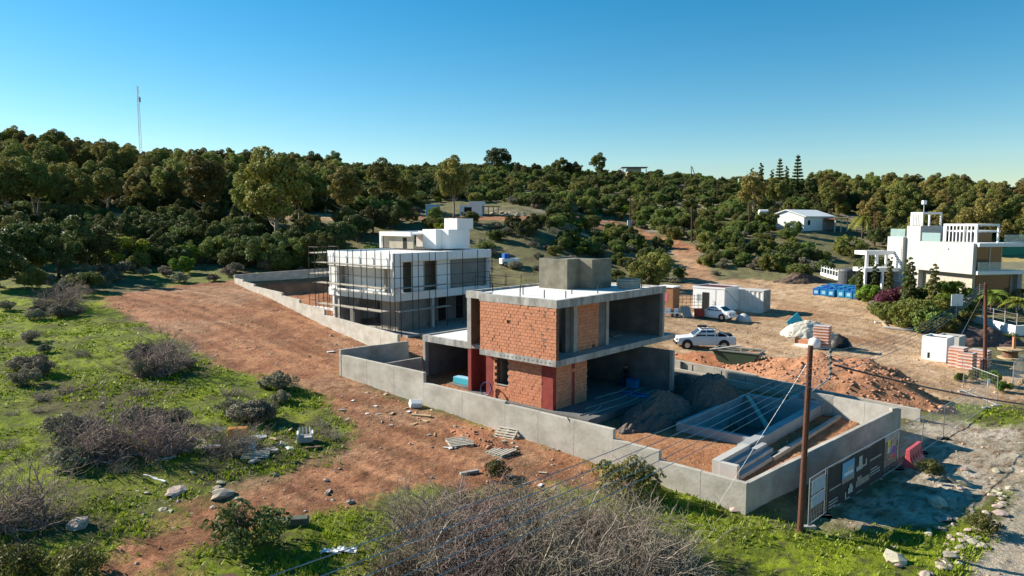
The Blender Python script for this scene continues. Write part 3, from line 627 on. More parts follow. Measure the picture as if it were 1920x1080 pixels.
# ------------------------------------------------------------------ heaps
rock_me = []
for k in range(6):
    bm = bmesh.new(); bmesh.ops.create_icosphere(bm, subdivisions=2 if k < 3 else 1, radius=1)
    for v_ in bm.verts:
        d = .75 + .4 * vnoise(v_.co.x * 1.3 + k * 9, v_.co.y * 1.3 + v_.co.z * 2.1, k).item(); v_.co = v_.co * d * random.uniform(.8, 1.12); v_.co.z *= .62; v_.co.x *= 1.2
        v_.co.x = round(v_.co.x * 2.2) / 2.2 * .35 + v_.co.x * .65
    me = bpy.data.meshes.new('stone'); bm.to_mesh(me); bm.free(); me.materials.append(STONE); rock_me.append(me)
def heap(name, label, ctr, rx, ry, h, rz, m, rocks, rmat, seed, cat='heap', ridge=0., rmin=.03, rmax=.16, par_kind='rubble'):
    r_ = np.random.default_rng(seed); n = 64; g = np.linspace(-1.15, 1.15, n); A, B = np.meshgrid(g, g)
    d = np.sqrt(A ** 2 + B ** 2); d = d + (fbm(A * 2.2 + seed, B * 2.2, seed) - .5) * .5
    Zl = np.clip(1 - np.abs(d) ** 1.5, 0, 1) ** 1.15 * h * .85 * (1 - ridge * .5 + ridge * fbm(A * 2.5, B * 2.5 + seed, 3)) * 1.1
    Zl = Zl + np.where(Zl > .02, (fbm(A * 12, B * 12, seed) - .5) * .22 * min(h, 1.2), 0)
    ca, sa = math.cos(rz), math.sin(rz); X = ctr[0] + A * rx * ca - B * ry * sa; Y = ctr[1] + A * rx * sa + B * ry * ca
    Z = height(X, Y) + np.where(Zl > .015, Zl, -.25)
    z0 = hz(*ctr[:2]); V = np.stack([X - ctr[0], Y - ctr[1], Z - z0], -1).reshape(-1, 3); idx = np.arange(n * n).reshape(n, n)
    Q = np.stack([idx[:-1, :-1], idx[:-1, 1:], idx[1:, 1:], idx[1:, :-1]], -1).reshape(-1, 4)
    o = link(name, np_mesh(name, V, Q, m, smooth=True)); o.location = (ctr[0], ctr[1], z0); tag(o, label, cat)
    if rocks:
        VV = []; FF = []; base = 0; w_ = np.where(Zl.ravel() > .03)[0]
        tv = np.array([v_.co[:] for v_ in rock_me[4].vertices]) * np.random.default_rng(2).uniform(.62, 1.3, (len(rock_me[4].vertices), 1)); tf = np.array([p_.vertices[:] for p_ in rock_me[4].polygons])
        for k in range(rocks):
            i = r_.choice(w_); s = rmin + (rmax - rmin) * r_.random() ** 3; a = r_.random() * 6.28; R2 = np.array([[math.cos(a), -math.sin(a), 0], [math.sin(a), math.cos(a), 0], [0, 0, 1]])
            VV.append((tv * s * r_.uniform(.6, 1.3, 3)) @ R2.T + V[i] + r_.normal(0, .06, 3) * (1, 1, .2)); FF.append(tf + base); base += len(tv)
        ro = link('rubble', np_mesh('rubble', np.concatenate(VV), np.concatenate(FF), rmat, tri=True), o); ro['kind'] = 'stuff'
    return o
RUB = mat('rubble_stone', (.48, .27, .17), (.32, .16, .095), 3, .95, island=.25); RUBG = mat('gravel_stone', (.22, .185, .16), (.14, .115, .10), 5, .95, island=.25)
c1, c2, c3 = pg(1480, 702), pg(1640, 722), pg(1560, 716)
heap('rubble_heap', 'long heap of orange earth and broken rock beside the back wall of the pool', pg(1578, 730), 7.4, 2.6, 2.5, ROTA + .12, SOILRUB, 1500, RUB, 3, ridge=.9, rmax=.20)
heap('rubble_heap', 'small mound of orange soil between the skip and the back wall', pg(1335, 680), 3.6, 1.2, .8, ROTA, SOILR, 160, RUB, 4)
heap('gravel_heap', 'dark grey gravel berm heaped along the house slab above the pool pit', (*W(-3.7, 5.2), 0), 3.8, 1.45, 1.75, ROTA + R(90), GRAVEL, 700, RUBG, 5, ridge=.3, rmax=.09)
heap('gravel_heap', 'higher dark gravel mound in front of the back pool wall', (*W(-4.6, 10.0), 0), 2.9, 1.9, 2.3, ROTA + R(90), GRAVEL, 350, RUBG, 6, rmax=.09)
heap('gravel_heap', 'dark soil mound behind the end wall of the brick house', (*W(-1.6, 11.6), 0), 1.6, 1.2, 1.3, ROTA, GRAVEL, 60, RUBG, 8, rmax=.1)
heap('sand_heap', 'white sand heap beside the turquoise board in the yard', pg(1516, 629), 3.0, 2.0, 1.5, 0.1, SAND, 40, RUB, 9, rmax=.12)
heap('brush_heap', 'brown heap of cut brush in front of the white garden wall', pg(1830, 640), 4.2, 2.4, 1.35, .1, DRYB, 0, RUB, 10, ridge=.8)
heap('soil_heap', 'small red soil heap with pallets against the stepped wall', pg(905, 828), 2.3, .8, .5, ROTA, SOILR, 160, RUB, 12)
heap('brush_heap', 'dark heap of dry brush behind the shipping container', pg(1500, 528), 4.2, 2.0, 1.4, .1, DRYB, 60, RUB, 13, ridge=.8)
# ------------------------------------------------------------------ white house under construction (B)
BZ = 1.2
HB = thing('villa_under_construction', 'white two storey villa shell wrapped in scaffolding behind the stepped wall', 'house', (*W(24.3, 8.0), BZ), ROTA)
def pb(name, boxes, m, par=None, bevel=.01): return pa(name, boxes, m, par or HB, bevel)
GREYW = mat('grey_basecoat', (.25, .24, .225), (.17, .165, .155), .8, .9, .1); BEIGE = mat('beige_basecoat', (.42, .37, .29), (.34, .30, .235), .8, .9, .1)
pb('ground_slab', [(-2.2, 9.9, -.3, 12.6, -.5, 0)], CONC)
pb('floor_slab', [(0, 9.7, 0, 12.3, 2.75, 3.1)], WHITE)
pb('slab_band', [(-.12, 0, -.12, 12.3, 2.7, 3.42)], WHITE); pb('slab_band', [(0, 9.7, -.12, 0, 2.7, 3.42)], WHITE)
pb('roof_slab', [(0, 9.7, 0, 12.3, 6.1, 6.7)], WHITE)
pb('roof_screed', [(.2, 9.5, .2, 12.1, 6.7, 6.74)], SCREED)
rb = pb('roof_parapet', [(0, 9.7, -.1, .0, 5.55, 6.9), (-.1, 0, -.1, 12.3, 6.15, 6.9), (9.6, 9.7, 0, 12.3, 6.7, 6.9), (0, 9.6, 12.2, 12.3, 6.7, 6.9)], WHITE)
b = MB()
for k in range(17): b.buv(.25 + k * .555, .25 + k * .555 + .535, -.125, -.103, 6.36, 6.88)
b.build('insulation_board', EPS, rb)
b = MB()
for k in range(23): b.box(.103, .125, .1 + k * .53, .1 + k * .53 + .505, 6.2, 6.86)
b.build('insulation_board', EPS, rb)
# upper storey walls
pb('wall', [(.3, 8.8, 1.15, 1.35, 3.1, 6.1)], WHITE); pb('wall', [(9.3, 9.6, .3, 12.2, 0, 6.1)], WHITE); pb('wall', [(8.4, 9.6, .0, .3, 3.1, 5.6)], WHITE)
pb('wall', [(.0, .25, .05, .8, 3.1, 6.15)], WHITE); pb('wall', [(.5, .7, 2.6, 3.9, 3.1, 6.15)], WHITE); pb('wall', [(.5, .7, 5.6, 7.3, 3.1, 6.15)], WHITE); pb('wall', [(.35, .55, 7.3, 12.0, 3.1, 6.15)], GREYW)
pb('wall', [(2.2, 2.4, .9, 7.3, 3.1, 6.1)], BEIGE); pb('wall', [(.5, 2.2, 3.9, 4.05, 3.1, 6.15)], BEIGE); pb('wall', [(.0, 8.8, 11.95, 12.2, 3.1, 6.1)], WHITE); pb('wall', [(.0, .3, 11.9, 12.25, 3.1, 6.15)], WHITE)
dr = pb('door_opening', [(2.12, 2.2, 4.3, 5.2, 3.1, 5.3)], DARK); pb('door_frame', [(2.1, 2.2, 1.2, 2.0, 3.1, 5.5)], OFFW)
b = MB()
for k in range(12): b.buv(.3 + k * .7, .3 + k * .7 + .68, 1.1, 1.15, 3.3, 3.85)
b.build('insulation_board', EPS, HB)
# ground storey
pb('wall', [(.6, 3.0, .9, 1.1, 0, 2.75)], BEIGE); pb('wall', [(6.2, 9.3, .9, 1.1, 0, 2.75)], GREYW); pb('wall', [(3.0, 6.2, 3.0, 3.2, 0, 2.75)], GREYW)
pb('wall', [(.6, .8, 1.1, 4.4, 0, 2.75)], GREYW); pb('wall', [(2.8, 3.0, 4.4, 12.2, 0, 2.75)], GREYW); pb('wall', [(.8, 3, 11.9, 12.2, 0, 2.75)], GREYW); pb('column', [(.0, .25, 4.5, 4.75, 0, 2.7)], OFFW); pb('column', [(.0, .25, 9.6, 9.85, 0, 2.7)], OFFW)
pb('column', [(8.2, 8.45, .1, .35, 0, 2.7)], OFFW)
for v in (5.2, 7.8, 10.2): pb('doorway', [(2.74, 2.8, v, v + .95, 0, 2.2)], DARK)
# roof volumes
pb('stair_box', [(4.6, 6.6, 9.2, 13.0, 6.9, 8.85)], WHITE); pb('stair_box_wing', [(3.6, 4.6, 10.0, 13.0, 6.9, 8.85)], WHITE); pb('water_tower', [(3.7, 5.6, 11.3, 13.6, 8.85, 9.95)], WHITE)
pg_ = pb('roof_pergola', [(6.6, 11.6, 7.6, 7.85, 8.15, 8.6), (6.6, 11.6, 12.6, 12.85, 8.15, 8.6), (11.35, 11.6, 7.85, 12.6, 8.15, 8.6), (11.35, 11.6, 7.6, 7.85, 6.9, 8.15), (6.6, 11.35, 7.85, 12.6, 8.3, 8.45)], WHITE)
pb('pergola_wall', [(6.6, 11.33, 7.95, 8.1, 6.9, 8.3)], BEIGE, pg_); pb('pergola_opening', [(7.6, 8.2, 7.92, 7.95, 6.9, 8.0)], DARK, pg_); pb('pergola_wall', [(6.6, 11.3, 12.4, 12.6, 6.9, 8.3)], OFFW, pg_)
# low white annex right of the house
AN = thing('annex', 'low flat white annex between the white villa and the concrete tower', 'building', (*W(20.5, 20.6), 1.4), ROTA)
pa('wall', [(-2.2, 2.2, -.2, 3.2, -.6, 2.9)], WHITE, AN); pa('roof', [(-2.25, 2.25, -.25, 3.25, 2.9, 3.05)], SCREED, AN)
# scaffolding
SC = thing('scaffolding', 'rusty tube scaffolding with plank decks around the white villa', 'scaffold', (*W(24.3, 8.0), BZ), ROTA)
def pole_(p, q, r=.037, n=5, name='tube', m=RUSTY): return MB().tube([p, q], r, n).build(name, m, SC)
for i in range(6):
    u = -.2 + i * 2.0
    for v in (-.55, -1.45): pole_((-u, v, -.2), (-u, v, 7.15 if i < 5 else 7.4), name='standard')
for i in range(7):
    v = -.3 + i * 2.0
    for u in (-.55, -1.35) if i < 3 else (-.75,): pole_((-u, v, -.2), (-u, v, 6.95), name='standard')
for z in (1.9, 3.9, 4.8, 5.8): 
    for v in (-.55, -1.45): pole_((.4, v, z), (-10.3, v, z + .02), .022, name='ledger')
    pole_((.75, -.6, z), (.75, 12.0, z), .022, name='ledger')
for i in range(5):
    u = -.2 + i * 2.0
    for z in (1.92, 3.92, 5.82):
        MB().box(-u - 2.0, -u - .02, -1.4, -.62, z, z + .05).build('plank_deck', PLANK, SC) if (z != 5.82 or i > -1) else None
for i in range(3):
    for z in (1.92, 3.92): MB().box(.6, 1.3, -.3 + i * 2, 1.68 + i * 2, z, z + .05).build('plank_deck', PLANK, SC)
for i in range(5):
    u = -.2 + i * 2.0; pole_((-u, -1.48, .2), (-u - 2, -1.48, 1.9), .018, name='brace') if i % 2 == 0 else pole_((-u - 2, -1.48, 2.1), (-u, -1.48, 3.9), .018, name='brace')
for i in range(5):
    u = -.2 + i * 2.0
    for k in range(5): pole_((-u - .35 * k, -1.48, 5.9), (-u - .35 * k, -1.48, 6.7), .012, 4, 'guard_bar') if i > 2 else None
SC2 = thing('scaffolding', 'tall scaffold tower at the pool side corner of the white villa', 'scaffold', (*W(34.8, 8.4), BZ), ROTA)
for dx, dy in ((-1.4, -.9), (-1.4, 1.4), (.2, -.9), (.2, 1.4)):
    MB().tube([(dx - .4, dy, -.2), (dx - .4, dy, 7.3)], .032, 5).build('standard', RUSTY, SC2)
for z in (2.0, 4.6, 6.6, 7.2):
    for a, c in (((-1.8, -.9), (-.2, -.9)), ((-1.8, 1.4), (-.2, 1.4)), ((-1.8, -.9), (-1.8, 1.4)), ((-.2, -.9), (-.2, 1.4))): MB().tube([(*a, z), (*c, z)], .024, 5).build('ledger', RUSTY, SC2)
for z in (4.62, 6.62): MB().box(-1.8, -.2, -.85, 1.35, z, z + .05).build('plank_deck', PLANK, SC2)
SC3 = thing('scaffolding', 'low scaffold frame with plank deck between the two houses', 'scaffold', (*W(21.2, 17.6), 1.3), ROTA)
for dx in (-1.6, .4, 2.4):
    for dy in (-1, 1): MB().tube([(dx, dy, -.2), (dx, dy, 4.7)], .03, 5).build('standard', RUSTY, SC3)
for z in (2.6, 3.6, 4.4):
    for dy in (-1, 1): MB().tube([(-1.7, dy, z), (2.5, dy, z)], .024, 5).build('ledger', RUSTY, SC3)
MB().box(-1.7, 2.5, -.95, .95, 2.66, 2.72).build('plank_deck', PLANK, SC3)
# sunken pool of plot B
PB = thing('pool_shell', 'empty red-brown pool pit with white rim beside the scaffold tower', 'pool', (*W(43, 14.6), 1.35), ROTA); RP = mat('pool_red', (.26, .07, .05), (.17, .045, .035), 1.5, .9, .2)
for bx in [(-4.3, 4.3, -2.2, -1.9, -.1, .25), (-4.3, 4.3, 1.9, 2.2, -.1, .25), (-4.3, -4.0, -1.9, 1.9, -.1, .25), (4.0, 4.3, -1.9, 1.9, -.1, .25)]: pa('pool_rim', [bx], WHITE, PB)
pa('pool_lining', [(-4.0, 4.0, -1.9, 1.9, -.1, .02)], RP, PB); pa('pool_side', [(-4.0, 4.0, 1.8, 1.9, .02, .2)], RP, PB)
# ------------------------------------------------------------------ modern villa (C) on the right
VR = math.atan2(.165, .986)
VC = thing('modern_villa', 'finished white cubic villa with roof pergolas and glass balustrades', 'house', (51.5, 80.4, 1.55), VR)
def pc(name, boxes, m, par=None, bevel=.015):
    b = MB()
    for bx in boxes: b.box(*bx)
    return b.build(name, m, par or VC, bevel=bevel)
CLAD = mat('stone_cladding', (.46, .41, .33), (.34, .30, .24), 2.5, .85, .3); GREYC = mat('grey_cladding', (.30, .30, .31), (.24, .24, .25), 1.5, .8)
pc('ground_storey', [(.9, 6.2, .9, 10.8, -1.5, 3.35)], CLAD); pc('side_wall', [(6.2, 6.8, .3, 9, -1.5, 3.35)], GREYC)
pc('upper_storey', [(0, .35, 0, 8.5, 3.35, 6.85)], OFFW); pc('upper_storey', [(.35, 6.0, 2.4, 8.5, 3.35, 6.85)], OFFW); pc('upper_floor', [(.35, 6.9, -.4, 2.4, 3.35, 3.72)], WHITE); pc('upper_roof', [(.35, 6.4, -.4, 2.4, 6.45, 6.86)], WHITE)
wd = pc('glazing', [(.9, 5.8, 2.3, 2.38, 3.72, 6.45)], WGLASS); pc('glazing_post', [(2.4, 2.5, 2.24, 2.3, 3.72, 6.45)], WHITE, wd); pc('glazing_post', [(4.2, 4.3, 2.24, 2.3, 3.72, 6.45)], WHITE, wd); pc('glazing', [(1.3, 5.8, .84, .9, -.6, 3.1)], WGLASS)
pc('balustrade', [(.4, 6.8, -.36, -.33, 3.72, 4.75)], glassmat()); pc('tall_core', [(.15, 4.2, 8.5, 10.9, -1.5, 8.7)], OFFW)
pc('rear_block', [(-.3, 5.5, 10.9, 13.8, -1.5, 7.3)], OFFW); rcs = pc('recessed_panel', [(-.36, -.3, 11.1, 12.9, 1.6, 6.2)], WHITE); pc('panel_slat', [(-.39, -.36, 11.1, 12.9, 1.8 + .32 * k, 1.9 + .32 * k) for k in range(13)], OFFW, rcs)
pc('wall_lamp', [(-.12, 0, 3.6, 3.8, 6.0, 6.2)], WHITE)
def pergola(x0, x1, y0, y1, z0, z1, ns):
    g = pc('roof_pergola', [(x0, x1, y0, y0 + .18, z1, z1 + .24), (x0, x1, y1 - .18, y1, z1, z1 + .24), (x0, x0 + .18, y0 + .18, y1 - .18, z1, z1 + .24), (x1 - .18, x1, y0 + .18, y1 - .18, z1, z1 + .24)], WHITE)
    for x in (x0, x1 - .18):
        for y in (y0, y1 - .18): pc('pergola_post', [(x, x + .18, y, y + .18, z0, z1)], WHITE, g)
    for k in range(ns): y = y0 + .35 + k * (y1 - y0 - .7) / (ns - 1); pc('pergola_slat', [(x0 + .03, x0 + .13, y - .06, y + .06, z0 + .05, z1)], WHITE, g)
    for k in range(ns): y = y0 + .35 + k * (y1 - y0 - .7) / (ns - 1); pc('pergola_rafter', [(x0 + .18, x1 - .18, y - .04, y + .04, z1 + .05, z1 + .18)], WHITE, g)
pergola(.5, 3.4, .2, 5.2, 6.86, 8.75, 9); pergola(.5, 3.2, 8.7, 10.8, 8.7, 10.15, 6)
pc('roof_room', [(3.4, 5.6, 3.6, 8.2, 6.86, 8.0)], WGLASS); pc('roof_room_slab', [(3.45, 6.6, 3.4, 8.4, 8.0, 8.22)], WHITE)
pc('roof_rail', [(.3, .33, 5.4, 8.4, 6.86, 7.9)], glassmat()); pc('roof_rail', [(.0, .03, 11.0, 13.7, 7.3, 8.3)], glassmat()); pc('roof_rail', [(3.6, 6.2, -.3, -.27, 6.86, 7.8)], glassmat())
b = MB(); b.tube([(2.4, 10.9, 8.7), (2.4, 10.9, 11.6)], .05, 6); ms = b.build('vent_mast', STEEL, VC); MB().box(2.15, 2.65, 10.75, 11.05, 11.4, 11.9).build('vent_cowl', WHITE, ms)
ca = pc('carport', [(-5.2, -.3, 11.2, 11.45, 2.9, 3.4), (-5.2, -.3, 13.4, 13.65, 2.9, 3.4), (-5.2, -4.95, 11.45, 13.4, 2.9, 3.4), (-4.95, -.3, 11.45, 13.4, 3.1, 3.3)], WHITE)
for x in (-5.2, -2.8): pc('carport_post', [(x, x + .3, 11.2, 11.45, -1.0, 2.9)], WHITE, ca)
pc('carport_shade_sheet', [(-5.0, -.3, 13.1, 13.3, -1, 3.0)], DARK, ca)  # near-black sheet paints the shade under the carport slab
cu = pc('upper_frame', [(-4.4, -.3, 12.2, 12.45, 5.0, 5.5), (-4.4, -.3, 14.4, 14.6, 5.0, 5.5), (-4.4, -4.15, 12.45, 14.4, 5.0, 5.5)], WHITE)
for x in (-4.4, -3.0, -1.6): pc('frame_post', [(x, x + .35, 12.2, 12.45, 3.4, 5.0)], WHITE, cu)
# villa garden walls
gw = thing('garden_wall', 'white rendered garden wall with grey steel posts below the modern villa', 'wall', tuple(pg(1903, 632)), 0); og = Vector(gw.location)
gpts = [pzz(1778, 583, .9), pzz(1840, 603, .75), pzz(1903, 605, .62)]
pA_, pB_ = pg(1782, 592), pg(1903, 631)
b = MB(); dirn = Vector((pB_.x - pA_.x, pB_.y - pA_.y, 0)); L_ = dirn.length; dirn.normalize(); nn = Vector((-dirn.y, dirn.x, 0))
def gwall(p, q, z0, z1, nm='wall_panel', t=.22, m=WHITE):
    b = MB(); d = (Vector((q.x, q.y, 0)) - Vector((p.x, p.y, 0))).normalized(); n_ = Vector((-d.y, d.x, 0)) * t; vs = []
    for zz in (0, 1):
        for pt, w_ in ((p, 0), (q, 0), (q, 1), (p, 1)): vs.append((pt.x + n_.x * w_, pt.y + n_.y * w_, (z1 if pt is q else z0) if zz else -2.5))
    b.add([Vector(x) - og for x in vs], [(0, 3, 2, 1), (4, 5, 6, 7), (0, 1, 5, 4), (1, 2, 6, 5), (2, 3, 7, 6), (3, 0, 4, 7)]); return b.build(nm, m, gw)
pC_ = pB_ + Vector((6, 2.2, 0))
gwall(pA_, pB_, 1.0, .62); gwall(pB_ + dirn * .004, pC_, .62, .62)
for k in range(7):
    t = k / 6; p = pA_.lerp(pB_, t) + nn * .11; zt = 1.0 - .38 * t
    b = MB(); b.tube([Vector((p.x, p.y, zt - .05)) - og, Vector((p.x, p.y, zt + 1.25)) - og], .05, 6); b.build('post', STEEL, gw)
for hgt in (.35, .75, 1.15):
    p, q = pA_ + nn * .11, pB_ + nn * .11; b = MB(); b.tube([Vector((p.x, p.y, 1.0 + hgt)) - og, Vector((q.x, q.y, .62 + hgt)) - og], .012, 4); b.build('fence_wire', STEEL, gw)
o = thing('garden_fence', 'white picket fence and low wall beside the villa carport', 'fence', tuple(pg(1560, 525)), 0); of = Vector(o.location)
p, q = pg(1540, 516), pg(1600, 532)
for k in range(12):
    c = p.lerp(q, k / 11); b = MB(); b.box(c.x - of.x - .06, c.x - of.x + .06, c.y - of.y - .06, c.y - of.y + .06, c.z - of.z - .2, c.z - of.z + 1.5); b.build('picket', WHITE, o)
b = MB(); b.bar(p - of + Vector((0, 0, 1.2)), q - of + Vector((0, 0, 1.2)), .06, .1); b.build('rail', WHITE, o); b = MB(); b.bar(p - of + Vector((0, .1, .1)), q - of + Vector((0, .1, .1)), .3, .7); b.build('base_wall', WHITE, o)
c = pg(1588, 531); b = MB(); b.tube([(0, 0, -.1), (0, 0, 1.8), (0, 0, 2.0), (0, 0, 2.15)], [1.2, 1.2, 1.1, .3], 20); o = b.build('water_tank', mat('tank_grey', (.09, .095, .105), None, 2, .5), smooth=False); o.location = c; tag(o, 'dark grey cylindrical water tank beside the blue crates', 'tank')
for k in range(5): MB().tube([(0, 0, .25 + k * .33), (0, 0, .31 + k * .33)], 1.225, 20).build('rib', MATS['tank_grey'], o)
# far white gabled house, its porch and solar tank; small far houses
def gable(loc, rz, L, Wd, hw, hr, label, roof=WHITE, name='far_house'):
    h = thing(name, label, 'house', loc, rz)
    MB().prism([(0, 0), (L, 0), (L, Wd), (0, Wd)], -2, hw).build('wall', WHITE, h)
    b = MB(); b.add([(-.3, -.5, hw - .05), (-.3, Wd / 2, hr), (-.3, Wd + .5, hw - .05), (L + .3, -.5, hw - .05), (L + .3, Wd / 2, hr), (L + .3, Wd + .5, hw - .05), (-.3, -.5, hw + .15), (-.3, Wd / 2, hr + .2), (-.3, Wd + .5, hw + .15), (L + .3, -.5, hw + .15), (L + .3, Wd / 2, hr + .2), (L + .3, Wd + .5, hw + .15)],
          [(6, 7, 10, 9), (7, 8, 11, 10), (0, 3, 4, 1), (1, 4, 5, 2), (0, 6, 9, 3), (2, 5, 11, 8), (0, 1, 7, 6), (1, 2, 8, 7), (3, 9, 10, 4), (4, 10, 11, 5)]); b.build('roof', roof, h)
    b = MB(); b.add([(0, 0, hw - .06), (0, Wd / 2, hr - .1), (0, Wd, hw - .06), (.1, 0, hw - .06), (.1, Wd / 2, hr - .1), (.1, Wd, hw - .06)], [(0, 1, 2), (5, 4, 3), (0, 3, 4, 1), (1, 4, 5, 2)]); b.build('gable_wall', WHITE, h)
    return h
gc = pg(1478, 433); h = gable((gc.x + 3.6, gc.y + 1.0, gc.z), R(41), 13, 8.0, 2.9, 4.3, 'long white gabled house with pale roof among trees beyond the scrub')
MB().box(1.6, 2.6, -.06, 0, 1.2, 2.2).build('window', DARK, h); pr_ = MB().box(8.2, 14.5, -2.8, -.2, 2.4, 2.6).build('porch_roof', mat('red_tile', (.26, .09, .06), None, 4, .8), h)
for x in (8.4, 11.2, 14.2): MB().box(x, x + .15, -2.7, -2.55, -1, 2.4).build('porch_post', WHITE, pr_)
MB().box(8.2, 14.3, -.1, 0, 0, 2.3).build('porch_shade_plate', GREYC, h)  # grey plate puts the porch shade into the colour of the white front
c = pg(1424, 428); st = thing('solar_water_heater', 'white solar water tank on a stand beside the gabled house', 'water heater', (c.x, c.y, c.z), 0)
MB().tube([(-.2, 0, 3.3), (1.6, 0, 3.3)], .65, 12).build('tank', WHITE, st); MB().prism([(-2.6, -.6), (-.2, -.6), (-.2, .6), (-2.6, .6)], [1.5, 2.7, 2.7, 1.5], [1.62, 2.82, 2.82, 1.62]).build('panel', STEEL, st); MB().box(.2, 1.2, -.5, .5, -1, 2.7).build('stand', WHITE, st)
c = pg(868, 404); fh = thing('far_house', 'small white flat roofed hillside house with a timber pergola', 'house', (c.x, c.y, c.z), R(-8)); fh.scale = (.72, .72, .72); MB().box(-1, 5.6, 0, 5, -2, 3.0).build('wall', WHITE, fh); MB().box(1.8, 5.7, -.1, 5.1, 3.0, 4.1).build('upper_wall', WHITE, fh)
MB().box(.4, 2.6, -.05, 0, .9, 2.4).build('window', DARK, fh); pgl = MB().box(5.7, 10.5, 0, 4, 2.5, 2.65).build('pergola_roof', BROWN, fh)
for x in (5.9, 7.4, 8.9, 10.3): MB().box(x, x + .2, 0, .2, -1, 2.5).build('pergola_post', BROWN, pgl)
c = pg(812, 404); tb = thing('site_toilet', 'pale blue cabin beside the tall tree on the hill terrace', 'cabin', (c.x, c.y, c.z), R(10)); tb.scale = (.75, .75, .85); LB = mat('pale_blue', (.30, .52, .66), None, 2, .6); MB().box(-2, 2, 0, 2.2, -.5, 2.6).build('body', LB, tb); MB().box(.5, 1.4, -.05, 0, 0, 2.0).build('door', WHITE, tb); MB().box(-2.1, 2.1, -.1, 2.3, 2.6, 2.75).build('roof', WHITE, tb)
c = pdd(1190, 309, 330); rfh = thing('far_house', 'low house with a thin flat roof on the skyline', 'house', (c.x, c.y, c.z), 0); MB().box(-3, 3, 0, 6, -6, -1.6).build('wall', BEIGE, rfh); MB().box(-6, 6, -1, 7, -1.2, -.95).build('roof', GREYC, rfh)
for x in (-5.5, 5): MB().box(x, x + .3, -.8, -.5, -6, -1.2).build('post', GREYC, rfh)
c = pg(1882, 478); o = MB().box(-4, 4, 0, 3, -1.5, 2.2).build('green_shed', mat('green_fence', (.03, .25, .16), None, 2, .6)); o.location = c; tag(o, 'green sheeted enclosure beyond the villa terrace', 'shed')
MB().box(-4.1, 4.1, -.1, 3.1, 2.2, 2.5).build('roof', OFFW, o)
# ------------------------------------------------------------------ yard: cabin, container, skip, vehicles
def pl(o, p, rz=0): o.location = p; o.rotation_euler = (0, 0, rz); return o
DRED = mat('maroon_roof', (.10, .02, .02), None, 2, .7)
ca_, cb_ = pg(1358, 588), pg(1306, 581); ang = math.atan2(cb_.y - ca_.y, cb_.x - ca_.x)
CB = thing('site_cabin', 'white portable site cabin with an open dark doorway', 'cabin', (ca_.x, ca_.y, ca_.z), ROTA)
MB().box(-3.9, 0, 0, 3.6, .15, 2.75).build('body', WPAINT, CB, bevel=.03); MB().box(-3.8, -.1, .1, 3.5, 2.75, 2.83).build('roof_sheet', DRED, CB)
for bx in ((-3.95, .05, -.05, .1, 2.7, 2.9), (-3.95, .05, 3.5, 3.65, 2.7, 2.9), (-3.95, -3.8, .1, 3.5, 2.7, 2.9), (-.1, .05, .1, 3.5, 2.7, 2.9)): MB().box(*bx).build('roof_edge', WPAINT, CB)
MB().box(-2.7, -1.9, -.03, .0, .2, 2.25).build('doorway', DARK, CB); d_ = MB().box(-.8, 0, -.04, 0, 0, 2.05).build('door', WPAINT, CB); d_.location = (-2.72, -.02, .2); MB().box(-.65, -.12, -.06, -.04, 1.0, 1.8).build('window', glassmat(), d_)
MB().box(-1.1, -1.06, -.02, .0, .3, 2.6).build('panel_joint', GREYC, CB); b = MB(); b.tube([(.03, .2, 2.6), (.03, 3.3, .9)], .02, 4); b.build('cable', BLACKP, CB)
c = pg(1430, 588); CT = thing('shipping_container', 'white corrugated shipping container with rust-streaked end doors', 'container', (c.x, c.y, c.z), ROTA + R(4))
cw = mat('container_white', (.72, .71, .69), (.58, .55, .50), 1.2, .6)
b = MB(); n = 48
xs = [-6.05 * k / n for k in range(n + 1)]
vs = []; fs = []
for k, x in enumerate(xs): d = (.04 if (k // 2) % 2 else 0); vs += [(x, d, .12), (x, d, 2.5)]
for k in range(n): fs.append((2 * k, 2 * k + 2, 2 * k + 3, 2 * k + 1))
b.add(vs, fs); b.build('corrugated_side', cw, CT); MB().box(-6.05, -.02, .08, 2.4, .1, 2.52).build('body', cw, CT)
for bx in ((-6.1, .03, -.03, .06, 0, .14), (-6.1, .03, -.03, .06, 2.48, 2.6), (-.06, .04, -.03, .07, .14, 2.48), (-6.11, -6.02, -.03, .07, .14, 2.48), (-.06, .04, 2.37, 2.45, 0, 2.6)): MB().box(*bx).build('frame_rail', cw, CT)
MB().box(-6.05, 0, .06, 2.4, 2.52, 2.58).build('roof', OFFW, CT)
for y in (.1, 1.26): 
    dd = MB().box(0, .03, y, y + 1.1, .15, 2.48).build('end_door', mat('door_streaked', (.50, .48, .45), (.16, .15, .15), 1.6, .7), CT)
    for k in (.3, .8): b = MB(); b.tube([(.05, y + k, .2), (.05, y + k, 2.45)], .022, 5); b.build('lock_bar', STEEL, dd)
